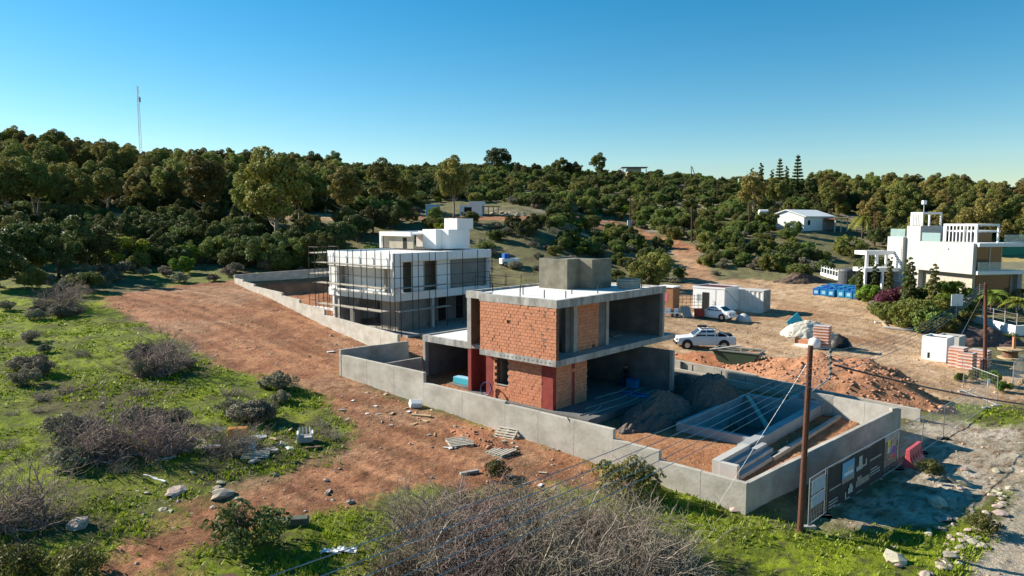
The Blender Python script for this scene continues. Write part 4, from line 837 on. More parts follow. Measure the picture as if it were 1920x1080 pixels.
# skip
sk = pg(1388, 692); SK = thing('rubble_skip', 'green steel skip full of rubble and boards beside the back wall', 'skip', (sk.x, sk.y + .6, sk.z), ROTA + R(8))
b = MB(); t = .06
for (x0, x1, y0, y1, z) in ((-1.0, 1.0, -.85, .85, 0),): pass
lo_ = [(-1.0, -.8), (1.0, -.8), (1.0, .8), (-1.0, .8)]; hi_ = [(-1.75, -.9), (1.75, -.9), (1.75, .9), (-1.75, .9)]
b.add([(*p, .05) for p in lo_] + [(*p, 1.35) for p in hi_], [(0, 3, 2, 1), (0, 1, 5, 4), (1, 2, 6, 5), (2, 3, 7, 6), (3, 0, 4, 7)]); sb_ = b.build('body', SKIPG, SK); md = sb_.modifiers.new('solid', 'SOLIDIFY'); md.thickness = .05
for p, q in ((0, 1), (1, 2), (2, 3), (3, 0)): b = MB(); b.bar((*hi_[p], 1.36), (*hi_[q], 1.36), .09, .09); b.build('rim', mat('rim_grey', (.28, .29, .27), None, 3, .6), SK)
b = MB()
for r_ in range(2):
    for k in range(7 - r_): b.box(1.42 + .25 * r_ + .012, 1.43 + .25 * r_ + .03, -.55 + k * .17, -.45 + k * .17, .62 + .36 * r_ - .0, .84 + .36 * r_)
lt = b.build('lettering', OFFW, sb_)
b = MB().prism([(-1.5, -.8), (1.5, -.8), (1.5, .8), (-1.5, .8)], .6, [1.0, 1.15, 1.25, 1.05]); b.build('load', SOILRUB, SK)
for k in range(9):
    b = MB(); p = Vector((random.uniform(-1.3, 1.3), random.uniform(-.7, .7), 1.2)); q = p + Vector((random.uniform(-1.3, 1.3), random.uniform(-.5, .5), random.uniform(0, .4))); b.bar(p, q, random.uniform(.1, .4), .04); b.build('board', random.choice([PLANK, TIMBER, CONC]), SK)
b = MB(); b.bar((-1.9, -1.0, 1.35), (.3, -.2, 1.75), .3, .06); b.build('board', CONC, SK)
def wheel(par, x, y, r=.32, wd=.2, rim=CHROME):
    s = 1 if y > 0 else -1
    o = MB().tube([(x, y - wd / 2, r), (x, y - wd * .3, r), (x, y + wd * .3, r), (x, y + wd / 2, r)], [r * .9, r, r, r * .9], 18).build('wheel', TYRE, par)
    MB().tube([(x, y + s * wd * .42, r), (x, y + s * (wd / 2 + .012), r)], r * .62, 14).build('rim', rim, o); return o
def loft(st, par, name, m, bev=.03):
    """stations along x: (x, zlow, zbelt, half width low, half width belt, ztop, half width top)"""
    b = MB(); n = len(st); vs = []
    for x, zl, zb, wl, wb_, zt, wt in st: vs += [(x, -wl, zl), (x, -wb_, zb), (x, -wt, zt), (x, wt, zt), (x, wb_, zb), (x, wl, zl)]
    fs = [(5, 4, 3, 2, 1, 0), tuple((n - 1) * 6 + k for k in range(6))]
    for i in range(n - 1):
        for k in range(6): a = i * 6 + k; c_ = i * 6 + (k + 1) % 6; fs.append((a, c_, c_ + 6, a + 6))
    b.add(vs, fs); o = b.build(name, m, par, bevel=bev); return o
def quad(par, name, pts, m, th=.012):
    b = MB(); P = [Vector(p) for p in pts]; n = (P[1] - P[0]).cross(P[2] - P[0]).normalized() * th
    b.add([*P, *[p + n for p in P]], [(3, 2, 1, 0), (4, 5, 6, 7), (0, 1, 5, 4), (1, 2, 6, 5), (2, 3, 7, 6), (3, 0, 4, 7)]); return b.build(name, m, par)
def sidewin(par, pts, wy0, wy1, z0, z1):
    for s in (-1, 1):
        f_ = lambda x, z: (x, s * (wy0 + (wy1 - wy0) * (z - z0) / (z1 - z0) + .006), z)
        q = [f_(x, z) for x, z in pts]; q = q if s < 0 else q[::-1]; quad(par, 'window', q, WGLASS)
# sedan: +x is the front
p = (pg(1351, 603) + pg(1318, 594.5)) / 2
SD = thing('sedan_car', 'white four door sedan parked beside the site cabin', 'car', (p.x + .45, p.y + .5, p.z), math.atan2(DU[1], DU[0]) - R(4))
bd = loft([(2.1, .32, .5, .62, .66, .58, .58), (1.9, .22, .55, .78, .8, .72, .68), (1.2, .2, .6, .83, .85, .84, .74), (.75, .2, .6, .84, .86, .92, .76), (-1.35, .2, .62, .84, .86, .95, .76), (-1.85, .22, .62, .8, .83, .96, .7), (-2.12, .36, .6, .7, .74, .86, .62)], SD, 'body', WPAINT, .05)
loft([(.85, .86, .9, .74, .75, .9, .70), (.1, .86, 1.1, .75, .72, 1.37, .56), (-.9, .86, 1.12, .75, .72, 1.38, .56), (-1.55, .9, .95, .72, .71, .97, .68)], SD, 'cabin', WPAINT, .04)
quad(SD, 'windscreen', [(.80, -.64, .955), (.80, .64, .955), (.17, .53, 1.335), (.17, -.53, 1.335)], WGLASS, .014); quad(SD, 'rear_window', [(-.97, -.53, 1.345), (-.97, .53, 1.345), (-1.5, .62, 1.01), (-1.5, -.62, 1.01)], WGLASS, .014)
sidewin(SD, [(.55, .95), (.1, 1.28), (-.32, 1.29), (-.32, .95)], .755, .605, .95, 1.29); sidewin(SD, [(-.4, .95), (-.4, 1.29), (-.85, 1.28), (-1.25, .98)], .755, .605, .95, 1.29)
for s in (-1, 1):
    for x in (1.32, -1.3): wheel(SD, x, s * .76, .31, .2)
    MB().box(-2.13, -2.08, s * .62 - .13, s * .62 + .13, .62, .8).build('tail_light', LAMPR, SD); MB().box(2.0, 2.1, s * .5 - .14, s * .5 + .14, .56, .68).build('headlight', LAMPW, SD)
    MB().box(-.42, -.28, s * .863 - .01, s * .863 + .01, .74, .77).build('door_handle', CHROME, SD); MB().box(.45, .6, s * .9 - .08, s * .9 + .08, .93, 1.03).build('mirror', WPAINT, SD)
    for x in (1.32, -1.3): MB().tube([(x, s * .80, .33), (x, s * .868, .33)], .385, 16).build('wheel_arch', BLACKP, SD)
MB().box(-2.2, -1.95, -.78, .78, .3, .52).build('rear_bumper', WPAINT, SD, bevel=.05); MB().box(1.95, 2.17, -.74, .74, .25, .48).build('front_bumper', WPAINT, SD, bevel=.05); MB().box(-2.215, -2.2, -.26, .26, .58, .7).build('number_plate', OFFW, SD)
# pickup: +x front
p = (pg(1291, 655) + pg(1357, 656)) / 2; SILV = mat('silver_white_paint', (.70, .71, .72), (.62, .63, .64), 1, .3, spec=.5)
PU = thing('pickup_truck', 'white double cab pickup with roof rack beside the skip', 'pickup', (p.x, p.y + .75, p.z), math.pi - R(4))
loft([(2.45, .45, .65, .76, .8, .78, .7), (2.25, .38, .7, .84, .86, .98, .74), (1.2, .36, .72, .86, .87, 1.08, .78), (.9, .36, .72, .86, .87, 1.12, .8), (-.85, .36, .75, .86, .87, 1.14, .8)], PU, 'body', SILV, .05)
loft([(-.86, .42, .8, .84, .86, 1.12, .83), (-2.45, .44, .8, .84, .86, 1.12, .83)], PU, 'cargo_bed', SILV, .03)
loft([(1.1, 1.05, 1.12, .78, .78, 1.12, .72), (.4, 1.05, 1.35, .79, .75, 1.68, .6), (-.7, 1.05, 1.35, .79, .75, 1.7, .6), (-.84, 1.05, 1.3, .79, .76, 1.6, .62)], PU, 'cabin', SILV, .04)
quad(PU, 'windscreen', [(1.04, -.66, 1.17), (1.04, .66, 1.17), (.46, .57, 1.63), (.46, -.57, 1.63)], WGLASS, .014)
sidewin(PU, [(.78, 1.15), (.36, 1.58), (.0, 1.6), (.0, 1.15)], .785, .635, 1.15, 1.6); sidewin(PU, [(-.08, 1.15), (-.08, 1.6), (-.68, 1.6), (-.72, 1.15)], .785, .635, 1.15, 1.6)
MB().box(-2.3, -.95, -.68, .68, 1.115, 1.13).build('bed_shade_sheet', DARK, PU); MB().box(-2.25, -1.2, -.5, .5, 1.13, 1.32).build('bed_load', BLACKP, PU, bevel=.08)  # near-black sheet on the closed bed top paints a shaded hollow
for s in (-1, 1):
    b = MB(); b.tube([(-.95, s * .72, 1.12), (-1.05, s * .68, 1.58), (-1.9, s * .76, 1.16)], .035, 6); b.build('roll_bar', SILV, PU)
    for x in (1.55, -1.5): wheel(PU, x, s * .78, .37, .24); MB().tube([(x, s * .82, .42), (x, s * .882, .42)], .46, 16).build('wheel_arch', BLACKP, PU)
    MB().box(2.36, 2.47, s * .58 - .14, s * .58 + .14, .78, .94).build('headlight', LAMPW, PU); MB().box(-2.48, -2.43, s * .74 - .08, s * .74 + .08, .7, 1.02).build('tail_light', LAMPR, PU); MB().box(.72, .84, s * .96 - .1, s * .96 + .1, 1.15, 1.3).build('mirror', BLACKP, PU)
    b = MB(); b.tube([(.5, s * .5, 1.78), (-.9, s * .5, 1.78)], .025, 5); b.build('rack_rail', BLACKP, PU)
for x in (.4, 0, -.4, -.8): b = MB(); b.tube([(x, -.62, 1.8), (x, .62, 1.8)], .022, 5); b.build('rack_bar', BLACKP, PU)
MB().box(-.2, .55, -.4, .1, 1.82, 1.95).build('rack_load', BLACKP, PU); MB().box(2.4, 2.5, -.8, .8, .4, .64).build('front_bumper', BLACKP, PU); MB().box(-2.55, -2.45, -.75, .75, .45, .6).build('rear_bumper', STEEL, PU)
# blue crates set out in rows near the villa
cr = thing('storage_crate', '', '', (0, 0, 0)); MB().box(-.5, .5, -.42, .42, .02, .80).build('box', BLUEP, cr, bevel=.03); MB().box(-.52, .52, -.44, .44, .81, .9).build('lid', BLUEP, cr, bevel=.02); MB().box(-.515, -.51, -.22, .22, .25, .65).build('label', BLUEL, cr)
corner = pg(1518, 553); far_ = pg(1626, 564); dx = (far_ - corner); dx.z = 0; Lr = dx.length; dx.normalize(); dyv = Vector((-dx.y, dx.x, 0)); cnt = 0
for r_ in range(4):
    for k in range(7):
        q = corner + dx * (.7 + k * (Lr / 7.0) + random.uniform(-.15, .15)) + dyv * (.6 + r_ * 1.45 + random.uniform(-.12, .12)); o = cr if cnt == 0 else copy_tree(cr); cnt += 1
        o.location = (q.x, q.y, hz(q.x, q.y) - .02); o.rotation_euler = (0, 0, ROTA + R(90) + R(90) * 0 + random.uniform(-.08, .08)); tag(o, 'blue lidded plastic crate in the rows near the water tank', 'crate', 'blue crates set out in rows')
# wrapped brick pallets, white boxes and other stock
def brick_pallet(p, rz, label, w_=1.1, d_=1.0, h_=1.5, wrap=.7, group='wrapped brick pallets'):
    o = thing('brick_pallet', label, 'pallet', p, rz, group)
    for y in (-.42, 0, .42): MB().box(-w_ / 2, w_ / 2, y * d_ - .05, y * d_ + .05, .0, .1).build('pallet_runner', TIMBER, o)
    MB().box(-w_ / 2, w_ / 2, -d_ / 2, d_ / 2, .1, .13).build('pallet_deck', TIMBER, o)
    n = int((h_ - .13) / .26); b = MB()
    for k in range(n): b.box(-w_ / 2 + .02, w_ / 2 - .02, -d_ / 2 + .02, d_ / 2 - .02, .14 + k * .26, .14 + k * .26 + .235)
    b.build('brick_layers', BRICK, o); fm = mat('shrink_film', (.72, .62, .60), (.50, .40, .38), 3, .25, spec=.5); MB().box(-w_ / 2, w_ / 2, -d_ / 2, d_ / 2, .14 + n * .26, .16 + n * .26).build('film_top', fm, o)
    for k in range(n): MB().box(-w_ / 2 - .005, w_ / 2 + .005, -d_ / 2 - .005, d_ / 2 + .005, .14 + k * .26 + .06, .14 + k * .26 + .15).build('film_band', fm, o)
    return o
brick_pallet(pg(1541, 652), ROTA + R(4), 'tall wrapped stack of red hollow bricks beside the sand heap', 1.3, 1.1, 2.0)
brick_pallet(pg(1795, 690), ROTA - R(8), 'film wrapped brick pallet beside the white concrete boxes', 1.1, 1.1, 1.75); brick_pallet(pg(1812, 694), ROTA - R(8), 'film wrapped brick pallet in front of the cable pole', 1.1, 1.1, 1.55)
brick_pallet(pg(1836, 689), ROTA - R(8), 'dark shaded brick pallet behind the cable pole', 1.4, 1.1, 1.6)
for i, (x, y, s) in enumerate([(1757, 674, 1.35), (1781, 668, 1.25)]):
    o = thing('concrete_chamber', 'white precast chamber box standing open on the dirt yard' if i == 0 else 'second white precast chamber behind the brick pallets', 'chamber', pg(x, y), ROTA - R(6), 'precast chamber boxes')
    for bx in ((-.7, .7, -.7, -.6, 0, 1.5), (-.7, .7, .6, .7, 0, 1.5), (-.7, -.6, -.6, .6, 0, 1.5), (.6, .7, -.6, .6, 0, 1.5)): MB().box(*[v * s for v in bx]).build('side', WHITE if i == 0 else OFFW, o)
    MB().box(-.6 * s, .6 * s, -.6 * s, .6 * s, .0, 1.38 * s).build('inner', DARK, o); MB().box(-.35 * s, -.22 * s, -.712 * s, -.7 * s, .15 * s, .5 * s).build('slot', DARK, o)
o = thing('cable_drum', 'round timber cable drum lying near the brush heap', 'drum', pg(1893, 672), 0); MB().tube([(0, 0, 0), (0, 0, .12)], .95, 20).build('flange', TIMBER, o); MB().tube([(0, 0, .12), (0, 0, .75)], .6, 16).build('core', BROWN, o); MB().tube([(0, 0, .75), (0, 0, .87)], .95, 20).build('flange', TIMBER, o); MB().box(.2, .4, -.1, .1, .87, 1.9).build('upright_board', BRICK, o)
o = thing('covered_stack', 'black plastic sheet draped over stock beside the brick stack', 'tarpaulin', pg(1573, 650), ROTA); b = MB(); n = 14
vs = [((i / n - .5) * 2.2, (j / n - .5) * 1.6, max(0, 1.0 - 1.6 * abs(i / n - .5) ** 2 * 2 - 1.8 * abs(j / n - .5) ** 2 * 2) * (1 + .25 * random.random()) * .95 if 0 < i < n and 0 < j < n else 0) for j in range(n + 1) for i in range(n + 1)]
b.add(vs, [(j * (n + 1) + i, j * (n + 1) + i + 1, (j + 1) * (n + 1) + i + 1, (j + 1) * (n + 1) + i) for j in range(n) for i in range(n)]); b.build('sheet', BLACKP, o, smooth=True)
o = MB().tube([(0, 0, 0), (0, 0, .15), (0, 0, .6), (0, 0, .85), (0, 0, .95)], [.45, .58, .56, .35, .1], 12).build('sand_bag', WPAINT, smooth=True); pl(o, pg(1526, 653)); tag(o, 'white bulk bag leaning on the brick stack', 'bag')
o = MB().tube([(0, 0, 0), (0, 0, .2), (0, 0, .6), (0, 0, .85)], [.75, .8, .6, .15], 12).build('sand_bag', mat('bag_grey', (.55, .54, .53), None, 4, .8), smooth=True); pl(o, pg(1394, 603)); tag(o, 'grey white bulk bag behind the sedan', 'bag')
o = thing('timber_crate', 'low open crate of bricks beside the white bag', 'crate', pg(1508, 650), ROTA); MB().box(-.7, .7, -.5, .5, 0, .3).build('base', WHITE, o); MB().box(-.6, .6, -.4, .4, .3, .65).build('brick_layer', BRICK, o); MB().box(-.72, -.66, -.5, .5, .3, .85).build('side', TIMBER, o)
o = MB().box(-.9, .9, -.04, .04, 0, 1.2).build('foam_board', TURQ); pl(o, pg(1497, 613), R(35)); o.rotation_euler = (R(-20), R(-28), R(30)); tag(o, 'turquoise insulation board tilted behind the sand heap', 'board')
o = thing('garden_furniture_heap', 'white plastic chairs and boards dumped beside the site cabin', 'junk heap', pg(1268, 594), 0)
for k in range(5):
    x = -1.6 + k * .55; ch = MB().box(x - .25, x + .25, -.25, .25, .38, .44).build('chair_seat', WPAINT, o); MB().box(x - .25, x + .25, .2, .26, .44, .9).build('chair_back', WPAINT, ch)
    for sx in (-.22, .18):
        for sy in (-.22, .18): MB().box(x + sx, x + sx + .05, sy, sy + .05, 0, .38).build('chair_leg', WPAINT, ch)
b = MB(); b.bar((1.2, -.4, 0), (1.0, .3, 1.1), .9, .06); b.build('board', GREYC, o); b = MB(); b.bar((.7, -.6, 0), (.5, .2, 1.1), .2, .05); b.build('board', TIMBER, o); MB().box(2.0, 2.9, -.2, .5, 0, .85).build('cabinet', REDP, o)
o = thing('brick_pillar', 'brown clad square kiosk with pink notice and white cap behind the roof', 'kiosk', pg(1253, 590), ROTA); MB().box(-.9, .9, -.7, .7, -1, 3.0).build('body', mat('rusty_clad', (.32, .15, .07), (.22, .10, .05), 2, .8), o); MB().box(-1.0, 1.0, -.8, .8, 3.0, 3.12).build('cap', WHITE, o); MB().box(-.7, .3, -.72, -.7, 1.5, 2.3).build('notice', mat('pink_sign', (.55, .12, .16), None, 3, .6), o)
o = thing('rebar_cage', 'rusty reinforcement mesh panels standing behind the kiosk', 'rebar', pg(1290, 580), 0)
for k in range(9): b = MB(); b.tube([(-2 + k * .45, 0, -.2), (-2 + k * .45, 0, 1.7)], .025, 4); b.build('vertical_bar', RUSTY, o)
for k in range(5): b = MB(); b.tube([(-2.1, .03, .1 + k * .36), (1.8, .03, .1 + k * .36)], .025, 4); b.build('horizontal_bar', RUSTY, o)
c = pg(955, 499); o = thing('small_vehicle', 'small white and blue site vehicle behind the white villa', 'vehicle', (c.x, c.y, c.z), R(200))
MB().box(-1.4, 1.4, -.7, .7, .35, 1.2).build('body', WPAINT, o, bevel=.08); MB().box(.1, 1.0, -.65, .65, 1.2, 1.9).build('cab', BLUEP, o, bevel=.06)
for x in (-.9, .9):
    for s in (-1, 1): wheel(o, x, s * .7, .35)
# ------------------------------------------------------------------ vegetation
def leaf_mesh(name, clumps, n, size, m, seed, up=.25, aspect=1.7):
    r = np.random.default_rng(seed); C = np.array(clumps, float); pr = C[:, 3] ** 2; pr /= pr.sum()
    k = r.choice(len(C), n, p=pr); d = r.normal(size=(n, 3)); d[:, 2] = d[:, 2] + up; d /= np.linalg.norm(d, axis=1)[:, None]
    rad = C[k, 3] * (.55 + .5 * r.random(n) ** .6); P = C[k, :3] + d * rad[:, None] * np.array([1, 1, .85])
    nm = d * .7 + r.normal(size=(n, 3)) * .6; nm /= np.linalg.norm(nm, axis=1)[:, None]
    t = np.cross(nm, r.normal(size=(n, 3))); t /= np.linalg.norm(t, axis=1)[:, None]; b = np.cross(nm, t)
    s = size * r.uniform(.55, 1.35, n)[:, None]; a = t * s * .5 * aspect; c = b * s * .5
    bend = nm * s * .22
    V = np.stack([P - a, P - c + bend, P + a, P + c + bend], 1).reshape(-1, 3); V[:, 2] = np.maximum(V[:, 2], .03)
    return np_mesh(name, V, np.arange(len(V)).reshape(-1, 4), m)
def blob_clumps(seed, rx, ry, z0, z1, n, rmin, rmax, hollow=.55):
    r = random.Random(seed); out = []; zc = (z0 + z1) / 2; rz = (z1 - z0) / 2
    while len(out) < n:
        d = Vector((r.gauss(0, 1), r.gauss(0, 1), r.gauss(.15, 1))).normalized(); q = hollow + (1 - hollow) * r.random(); rr = r.uniform(rmin, rmax)
        out.append((d.x * (rx - rr * .7) * q, d.y * (ry - rr * .7) * q, zc + d.z * (rz - rr * .6) * q, rr))
    return out
def limb_mesh(name, seed, hgt, spread, n, r0, m, start=.0, multi=1):
    r = random.Random(seed); b = MB()
    for s in range(multi):
        a0 = r.random() * 6.28; lean = Vector((math.cos(a0), math.sin(a0), 0)) * (.12 if multi > 1 else .04) * hgt
        tp = [Vector((lean.x * t, lean.y * t, hgt * t - .2 * (t == 0))) + Vector((r.uniform(-.1, .1), r.uniform(-.1, .1), 0)) * hgt * .3 * t for t in (0, .25, .5, .75, 1)]
        b.tube(tp, [r0, r0 * .8, r0 * .62, r0 * .45, r0 * .2], 6)
        for k in range(n):
            t = r.uniform(max(.2, start), .9); i = int(t * 4); p = tp[i].lerp(tp[min(i + 1, 4)], t * 4 - i); a = r.random() * 6.28; L = spread * r.uniform(.5, .95) * (1.15 - t * .5)
            q = p + Vector((math.cos(a) * L, math.sin(a) * L, L * r.uniform(.35, .9))); mdl = p.lerp(q, .5) + Vector((0, 0, -L * .1)); b.tube([p, mdl, q], [r0 * .38, r0 * .25, r0 * .08], 5, False)
    return b.mesh(name, m, True)
KINDS = {}
def kind(k, crown, trunk): KINDS[k] = (crown, trunk)
for i in range(4):
    R0 = 2.6 + .35 * i; cl = blob_clumps(20 + i, R0, R0 * .9, 2.6, 7.4 + .5 * i, 46, .42, .95, .45) + [(random.uniform(-1, 1), random.uniform(-1, 1), 7.0 + .5 * i, .9)]
    kind('euc%d' % i, leaf_mesh('crown', cl, 10500, .17, LEAF_E, 30 + i), limb_mesh('trunk', 40 + i, 6.4, 2.4, 7, .17, BARK, .3, 2))
for i in range(4):
    R0 = 2.5 + .4 * i; cl = blob_clumps(50 + i, R0, R0, .6, 4.6 + .5 * i, 42, .4, .85, .55)
    kind('dark%d' % i, leaf_mesh('crown', cl, 9500, .155, LEAF_D, 60 + i), limb_mesh('trunk', 70 + i, 3.4, 1.8, 5, .14, BARKD, .2, 2))
for i in range(4):
    R0 = 1.75 + .25 * i; cl = blob_clumps(80 + i, R0 * 1.15, R0, .05, 2.3 + .35 * i, 34, .28, .62, .55)
    kind('bush%d' % i, leaf_mesh('crown', cl, 7000, .115, LEAF_M, 90 + i), limb_mesh('stem', 100 + i, 1.5, 1.2, 5, .07, BARKD, .1, 3))
for i in range(3):
    R0 = 1.2 + .3 * i; cl = blob_clumps(110 + i, R0, R0, .05, 1.7 + .3 * i, 24, .2, .48, .55)
    kind('lime%d' % i, leaf_mesh('crown', cl, 5000, .095, LEAF_L, 120 + i, .4), limb_mesh('stem', 130 + i, 1.1, .8, 5, .05, BARKD, .1, 3))
for i in range(2):
    cl = blob_clumps(140 + i, 1.5, 1.4, .02, 1.4, 26, .18, .42, .5); kind('grey%d' % i, leaf_mesh('crown', cl, 4200, .08, LEAF_G, 150 + i), limb_mesh('stem', 160 + i, .9, 1.0, 8, .04, DRY, .1, 4))
cl = [(math.cos(k * 2.4) * .16, math.sin(k * 2.4) * .16, .4 + k * .17, .34 - .010 * k) for k in range(24)]; kind('cypress', leaf_mesh('crown', cl, 4000, .1, LEAF_D, 170, .8), limb_mesh('trunk', 171, 3.8, .1, 1, .07, BARKD))
cl = []
for t in range(12):
    z = 1.6 + t * .95; rr = (12 - t) / 12 * 2.1 + .15
    for k in range(7): a = k / 7 * 6.28 + t; cl += [(math.cos(a) * rr * q, math.sin(a) * rr * q, z + .12 * q * rr, .30) for q in (.45, .75, 1.0)]
cl += [(0, 0, 1 + .5 * k, .25) for k in range(24)]; kind('norfolk', leaf_mesh('crown', cl, 6500, .2, LEAF_D, 173), limb_mesh('trunk', 174, 12.4, .2, 2, .2, BARKD))
cl = blob_clumps(175, 1.5, 1.3, .3, 2.2, 14, .4, .75, .6); kind('boug', leaf_mesh('crown', cl, 4500, .11, BOUG, 176), limb_mesh('stem', 177, 1.3, .9, 5, .05, BARKD, .1, 3))
def palm_mesh(seed, n=22, L=2.0, droop=.9):
    r = random.Random(seed); V = []; Fc = []
    for k in range(n):
        a = r.random() * 6.28; el = r.uniform(.15, 1.25); pts = []
        for s in range(9): t = s / 8; pts.append(Vector((math.cos(a) * L * t * math.cos(el * (1 - t * .3)), math.sin(a) * L * t * math.cos(el * (1 - t * .3)), L * (math.sin(el) * t - droop * t * t * .75))))
        side = Vector((-math.sin(a), math.cos(a), 0))
        for s in range(1, 9):
            p = pts[s]; d = (pts[s] - pts[s - 1]).normalized()
            for sg in (-1, 1): w_ = .55 * math.sin(min(1, s / 8 + .15) * 2.7) * L / 2 + .08; q = p + side * sg * w_ + d * .25 * L / 2 - Vector((0, 0, .15)); i0 = len(V); V += [pts[s - 1], p, q]; Fc.append((i0, i0 + 1, i0 + 2))
    return np_mesh('fronds', np.array(V), np.array(Fc), LEAF_P, tri=True)
def trunk_mesh(h_, r0, m): return MB().tube([(0, 0, -.2), (.03, 0, h_ * .5), (0, 0.02, h_)], [r0, r0 * .8, r0 * .7], 8).mesh('trunk', m, True)
PALM = palm_mesh(5); PALMT = trunk_mesh(2.2, .13, BARKD); PALMB = palm_mesh(6, 34, 3.0, 1.2); PALMBT = trunk_mesh(4.0, .28, BARKD)
def plant(k, p, s, label, cat='tree', group=None, rz=None, name=None, sz=None):
    cr_, tr_ = KINDS[k]; isb = k[:4] in ('bush', 'lime', 'grey', 'boug')
    o = thing(name or ('bush' if isb else 'tree'), label, cat, p, random.random() * 6.28 if rz is None else rz, group); o.scale = (s, s, s * (sz or 1))
    link(tr_.name.split('.')[0], tr_, o); link('crown', cr_, o); return o
rv = random.Random(5)
def pick(b, n): return b + str(rv.randrange(n))
# prominent trees on the left slope (base pixel, scale)
LAB_E = 'olive green eucalyptus tree with pale limbs on the slope below the radio mast'
for x, y, s in [(515, 470, 1.9), (385, 420, 1.45), (200, 408, 1.25), (150, 420, 1.1), (70, 420, 1.5), (20, 430, 1.6), (465, 440, 1.2), (560, 430, 1.25), (645, 415, 1.2), (720, 402, 1.35), (330, 395, 1.1), (610, 400, 1.1), (260, 385, 1.1), (110, 395, 1.2), (760, 398, 1.1)]:
    plant(pick('euc', 4), pg(x, y), s * .95, LAB_E, 'tree', 'eucalyptus trees below the radio mast')
plant('euc1', pg(851, 414), 1.15, 'tall slim eucalyptus standing beside the small hillside house', 'tree', sz=1.25)
for x, y, s in [(40, 520, 1.5), (110, 520, 1.6), (170, 512, 1.35), (90, 490, 1.4), (210, 470, 1.1), (15, 495, 1.5), (150, 480, 1.2), (0, 540, 1.2), (300, 470, .9), (560, 490, 1.25), (600, 478, 1.25), (640, 470, 1.3), (670, 455, 1.3), (450, 480, 1.15), (400, 470, 1.1), (650, 440, 1.2), (700, 440, 1.2), (735, 430, 1.0), (580, 465, 1.2), (520, 492, .9), (355, 450, 1.1), (260, 450, 1.1), (1000, 440, .9), (985, 450, .8), (960, 436, .7), (1030, 432, .55)]:
    plant(pick('dark', 4), pg(x, y), s * .8, 'dark evergreen tree in the dense belt below the hill road', 'tree', 'dark evergreen trees below the hill road')
for x, y, s, l in [(235, 500, 1.35, 'light green bush with loose crown outside the white house plot'), (345, 513, .75, 'bright lime green bush near the far plot wall'), (350, 496, 1.0, 'lime green bush behind another at the far plot wall'), (217, 498, .6, 'small vivid green bush under the loose crowned one'), (720, 420, 1.0, 'lime bush behind the roof of the white villa')]:
    plant(pick('lime', 3), pg(x, y), s * 1.6, l, 'bush')
# near-middle scrub left: grey and olive cushions
for k in range(46):
    x = rv.uniform(-40, 640); y = rv.uniform(500, 534) + (6 if x < 200 else 0)
    if x > 430: y = rv.uniform(488, 512)
    plant(pick('grey', 2), pg(x, y), rv.uniform(.5, 1.05), 'grey dry cushion bush at the foot of the wooded slope', 'bush', 'grey cushion bushes at the slope foot')
for x, y, s in [(590, 505, .8), (630, 500, .7), (500, 500, .6), (420, 497, .7), (160, 545, .9), (260, 505, .8), (60, 540, .8)]: plant(pick('bush', 4), pg(x, y), s, 'low olive bush among the grey cushions behind the plot wall', 'bush', 'olive bushes behind the plot wall')
# bushes by the middle track and right scrub
for k in range(70):
    x = rv.uniform(900, 1500); y = rv.uniform(440, 482)
    if x < 1130 and y < 458: y = rv.uniform(462, 486)
    if 1235 < x < 1310 and y > 455: continue
    if 920 < x < 1010 and y > 455: continue
    kk = rv.choice(['bush', 'grey', 'grey', 'lime', 'bush']); plant(pick(kk, {'bush': 4, 'grey': 2, 'lime': 3}[kk]), pg(x, y), rv.uniform(.5, 1.0), {'bush': 'olive green maquis bush in the scrub beside the dirt track', 'grey': 'grey dry bush in the scrub beside the dirt track', 'lime': 'lime green bush in the scrub beside the dirt track'}[kk], 'bush', {'bush': 'maquis bushes by the track', 'grey': 'dry bushes by the track', 'lime': 'lime bushes by the track'}[kk])
for k in range(40):
    x = rv.uniform(1310, 1650); y = rv.uniform(448, 500)
    if 1480 < x < 1640 and y > 492: continue
    if 1450 < x < 1625 and y < 474: continue
    kk = rv.choice(['bush', 'bush', 'dark', 'grey']); plant(pick(kk, {'bush': 4, 'grey': 2, 'dark': 4}[kk]), pg(x, y), rv.uniform(.5, .9) * (.6 if kk == 'dark' else 1), 'green or grey bush in the scrub between the track and the villa', 'bush', 'bushes between track and villa')
for k in range(34):
    kk = rv.choice(['bush', 'grey', 'grey', 'lime', 'bush']); plant(pick(kk, {'bush': 4, 'grey': 2, 'lime': 3}[kk]), pg(rv.uniform(1325, 1500), rv.uniform(466, 508)), rv.uniform(.4, .8), {'bush': 'small olive bush on the slope above the shipping container', 'grey': 'small grey bush on the slope above the shipping container', 'lime': 'small lime bush on the slope above the shipping container'}[kk], 'bush', {'bush': 'olive bushes above the container', 'grey': 'grey bushes above the container', 'lime': 'lime bushes above the container'}[kk])
# skyline trees
for x, y, dep, s, k, l in [(934, 292, 300, 1.5, 'dark2', 'large round tree standing out on the skyline'), (1052, 296, 300, 1.15, 'dark1', 'flat crowned tree group on the skyline'), (1075, 298, 300, .9, 'dark3', 'small tree beside the flat crowned one on the skyline'), (1122, 303, 300, 1.0, 'euc2', 'feathery tree on the skyline beyond the flat crowned one'), (1268, 322, 300, .8, 'dark0', 'tiny dark tree on the skyline near the thin pole')]:
    c = pdd(x, y, dep); plant(k, (c.x, c.y, hz(c.x, c.y)), s * 1.25, l)
for x, top, dep, l in [(1463, 294, 235, 'narrow conifer with tiered branches on the skyline, the shorter of two'), (1497, 287, 235, 'tall tiered conifer on the skyline, the taller of two')]:
    c = pdd(x, top, dep); g0 = hz(c.x, c.y); s = (c.z - g0) / 13.2; plant('norfolk', (c.x, c.y, g0), max(.5, s), l, name='conifer_tree')
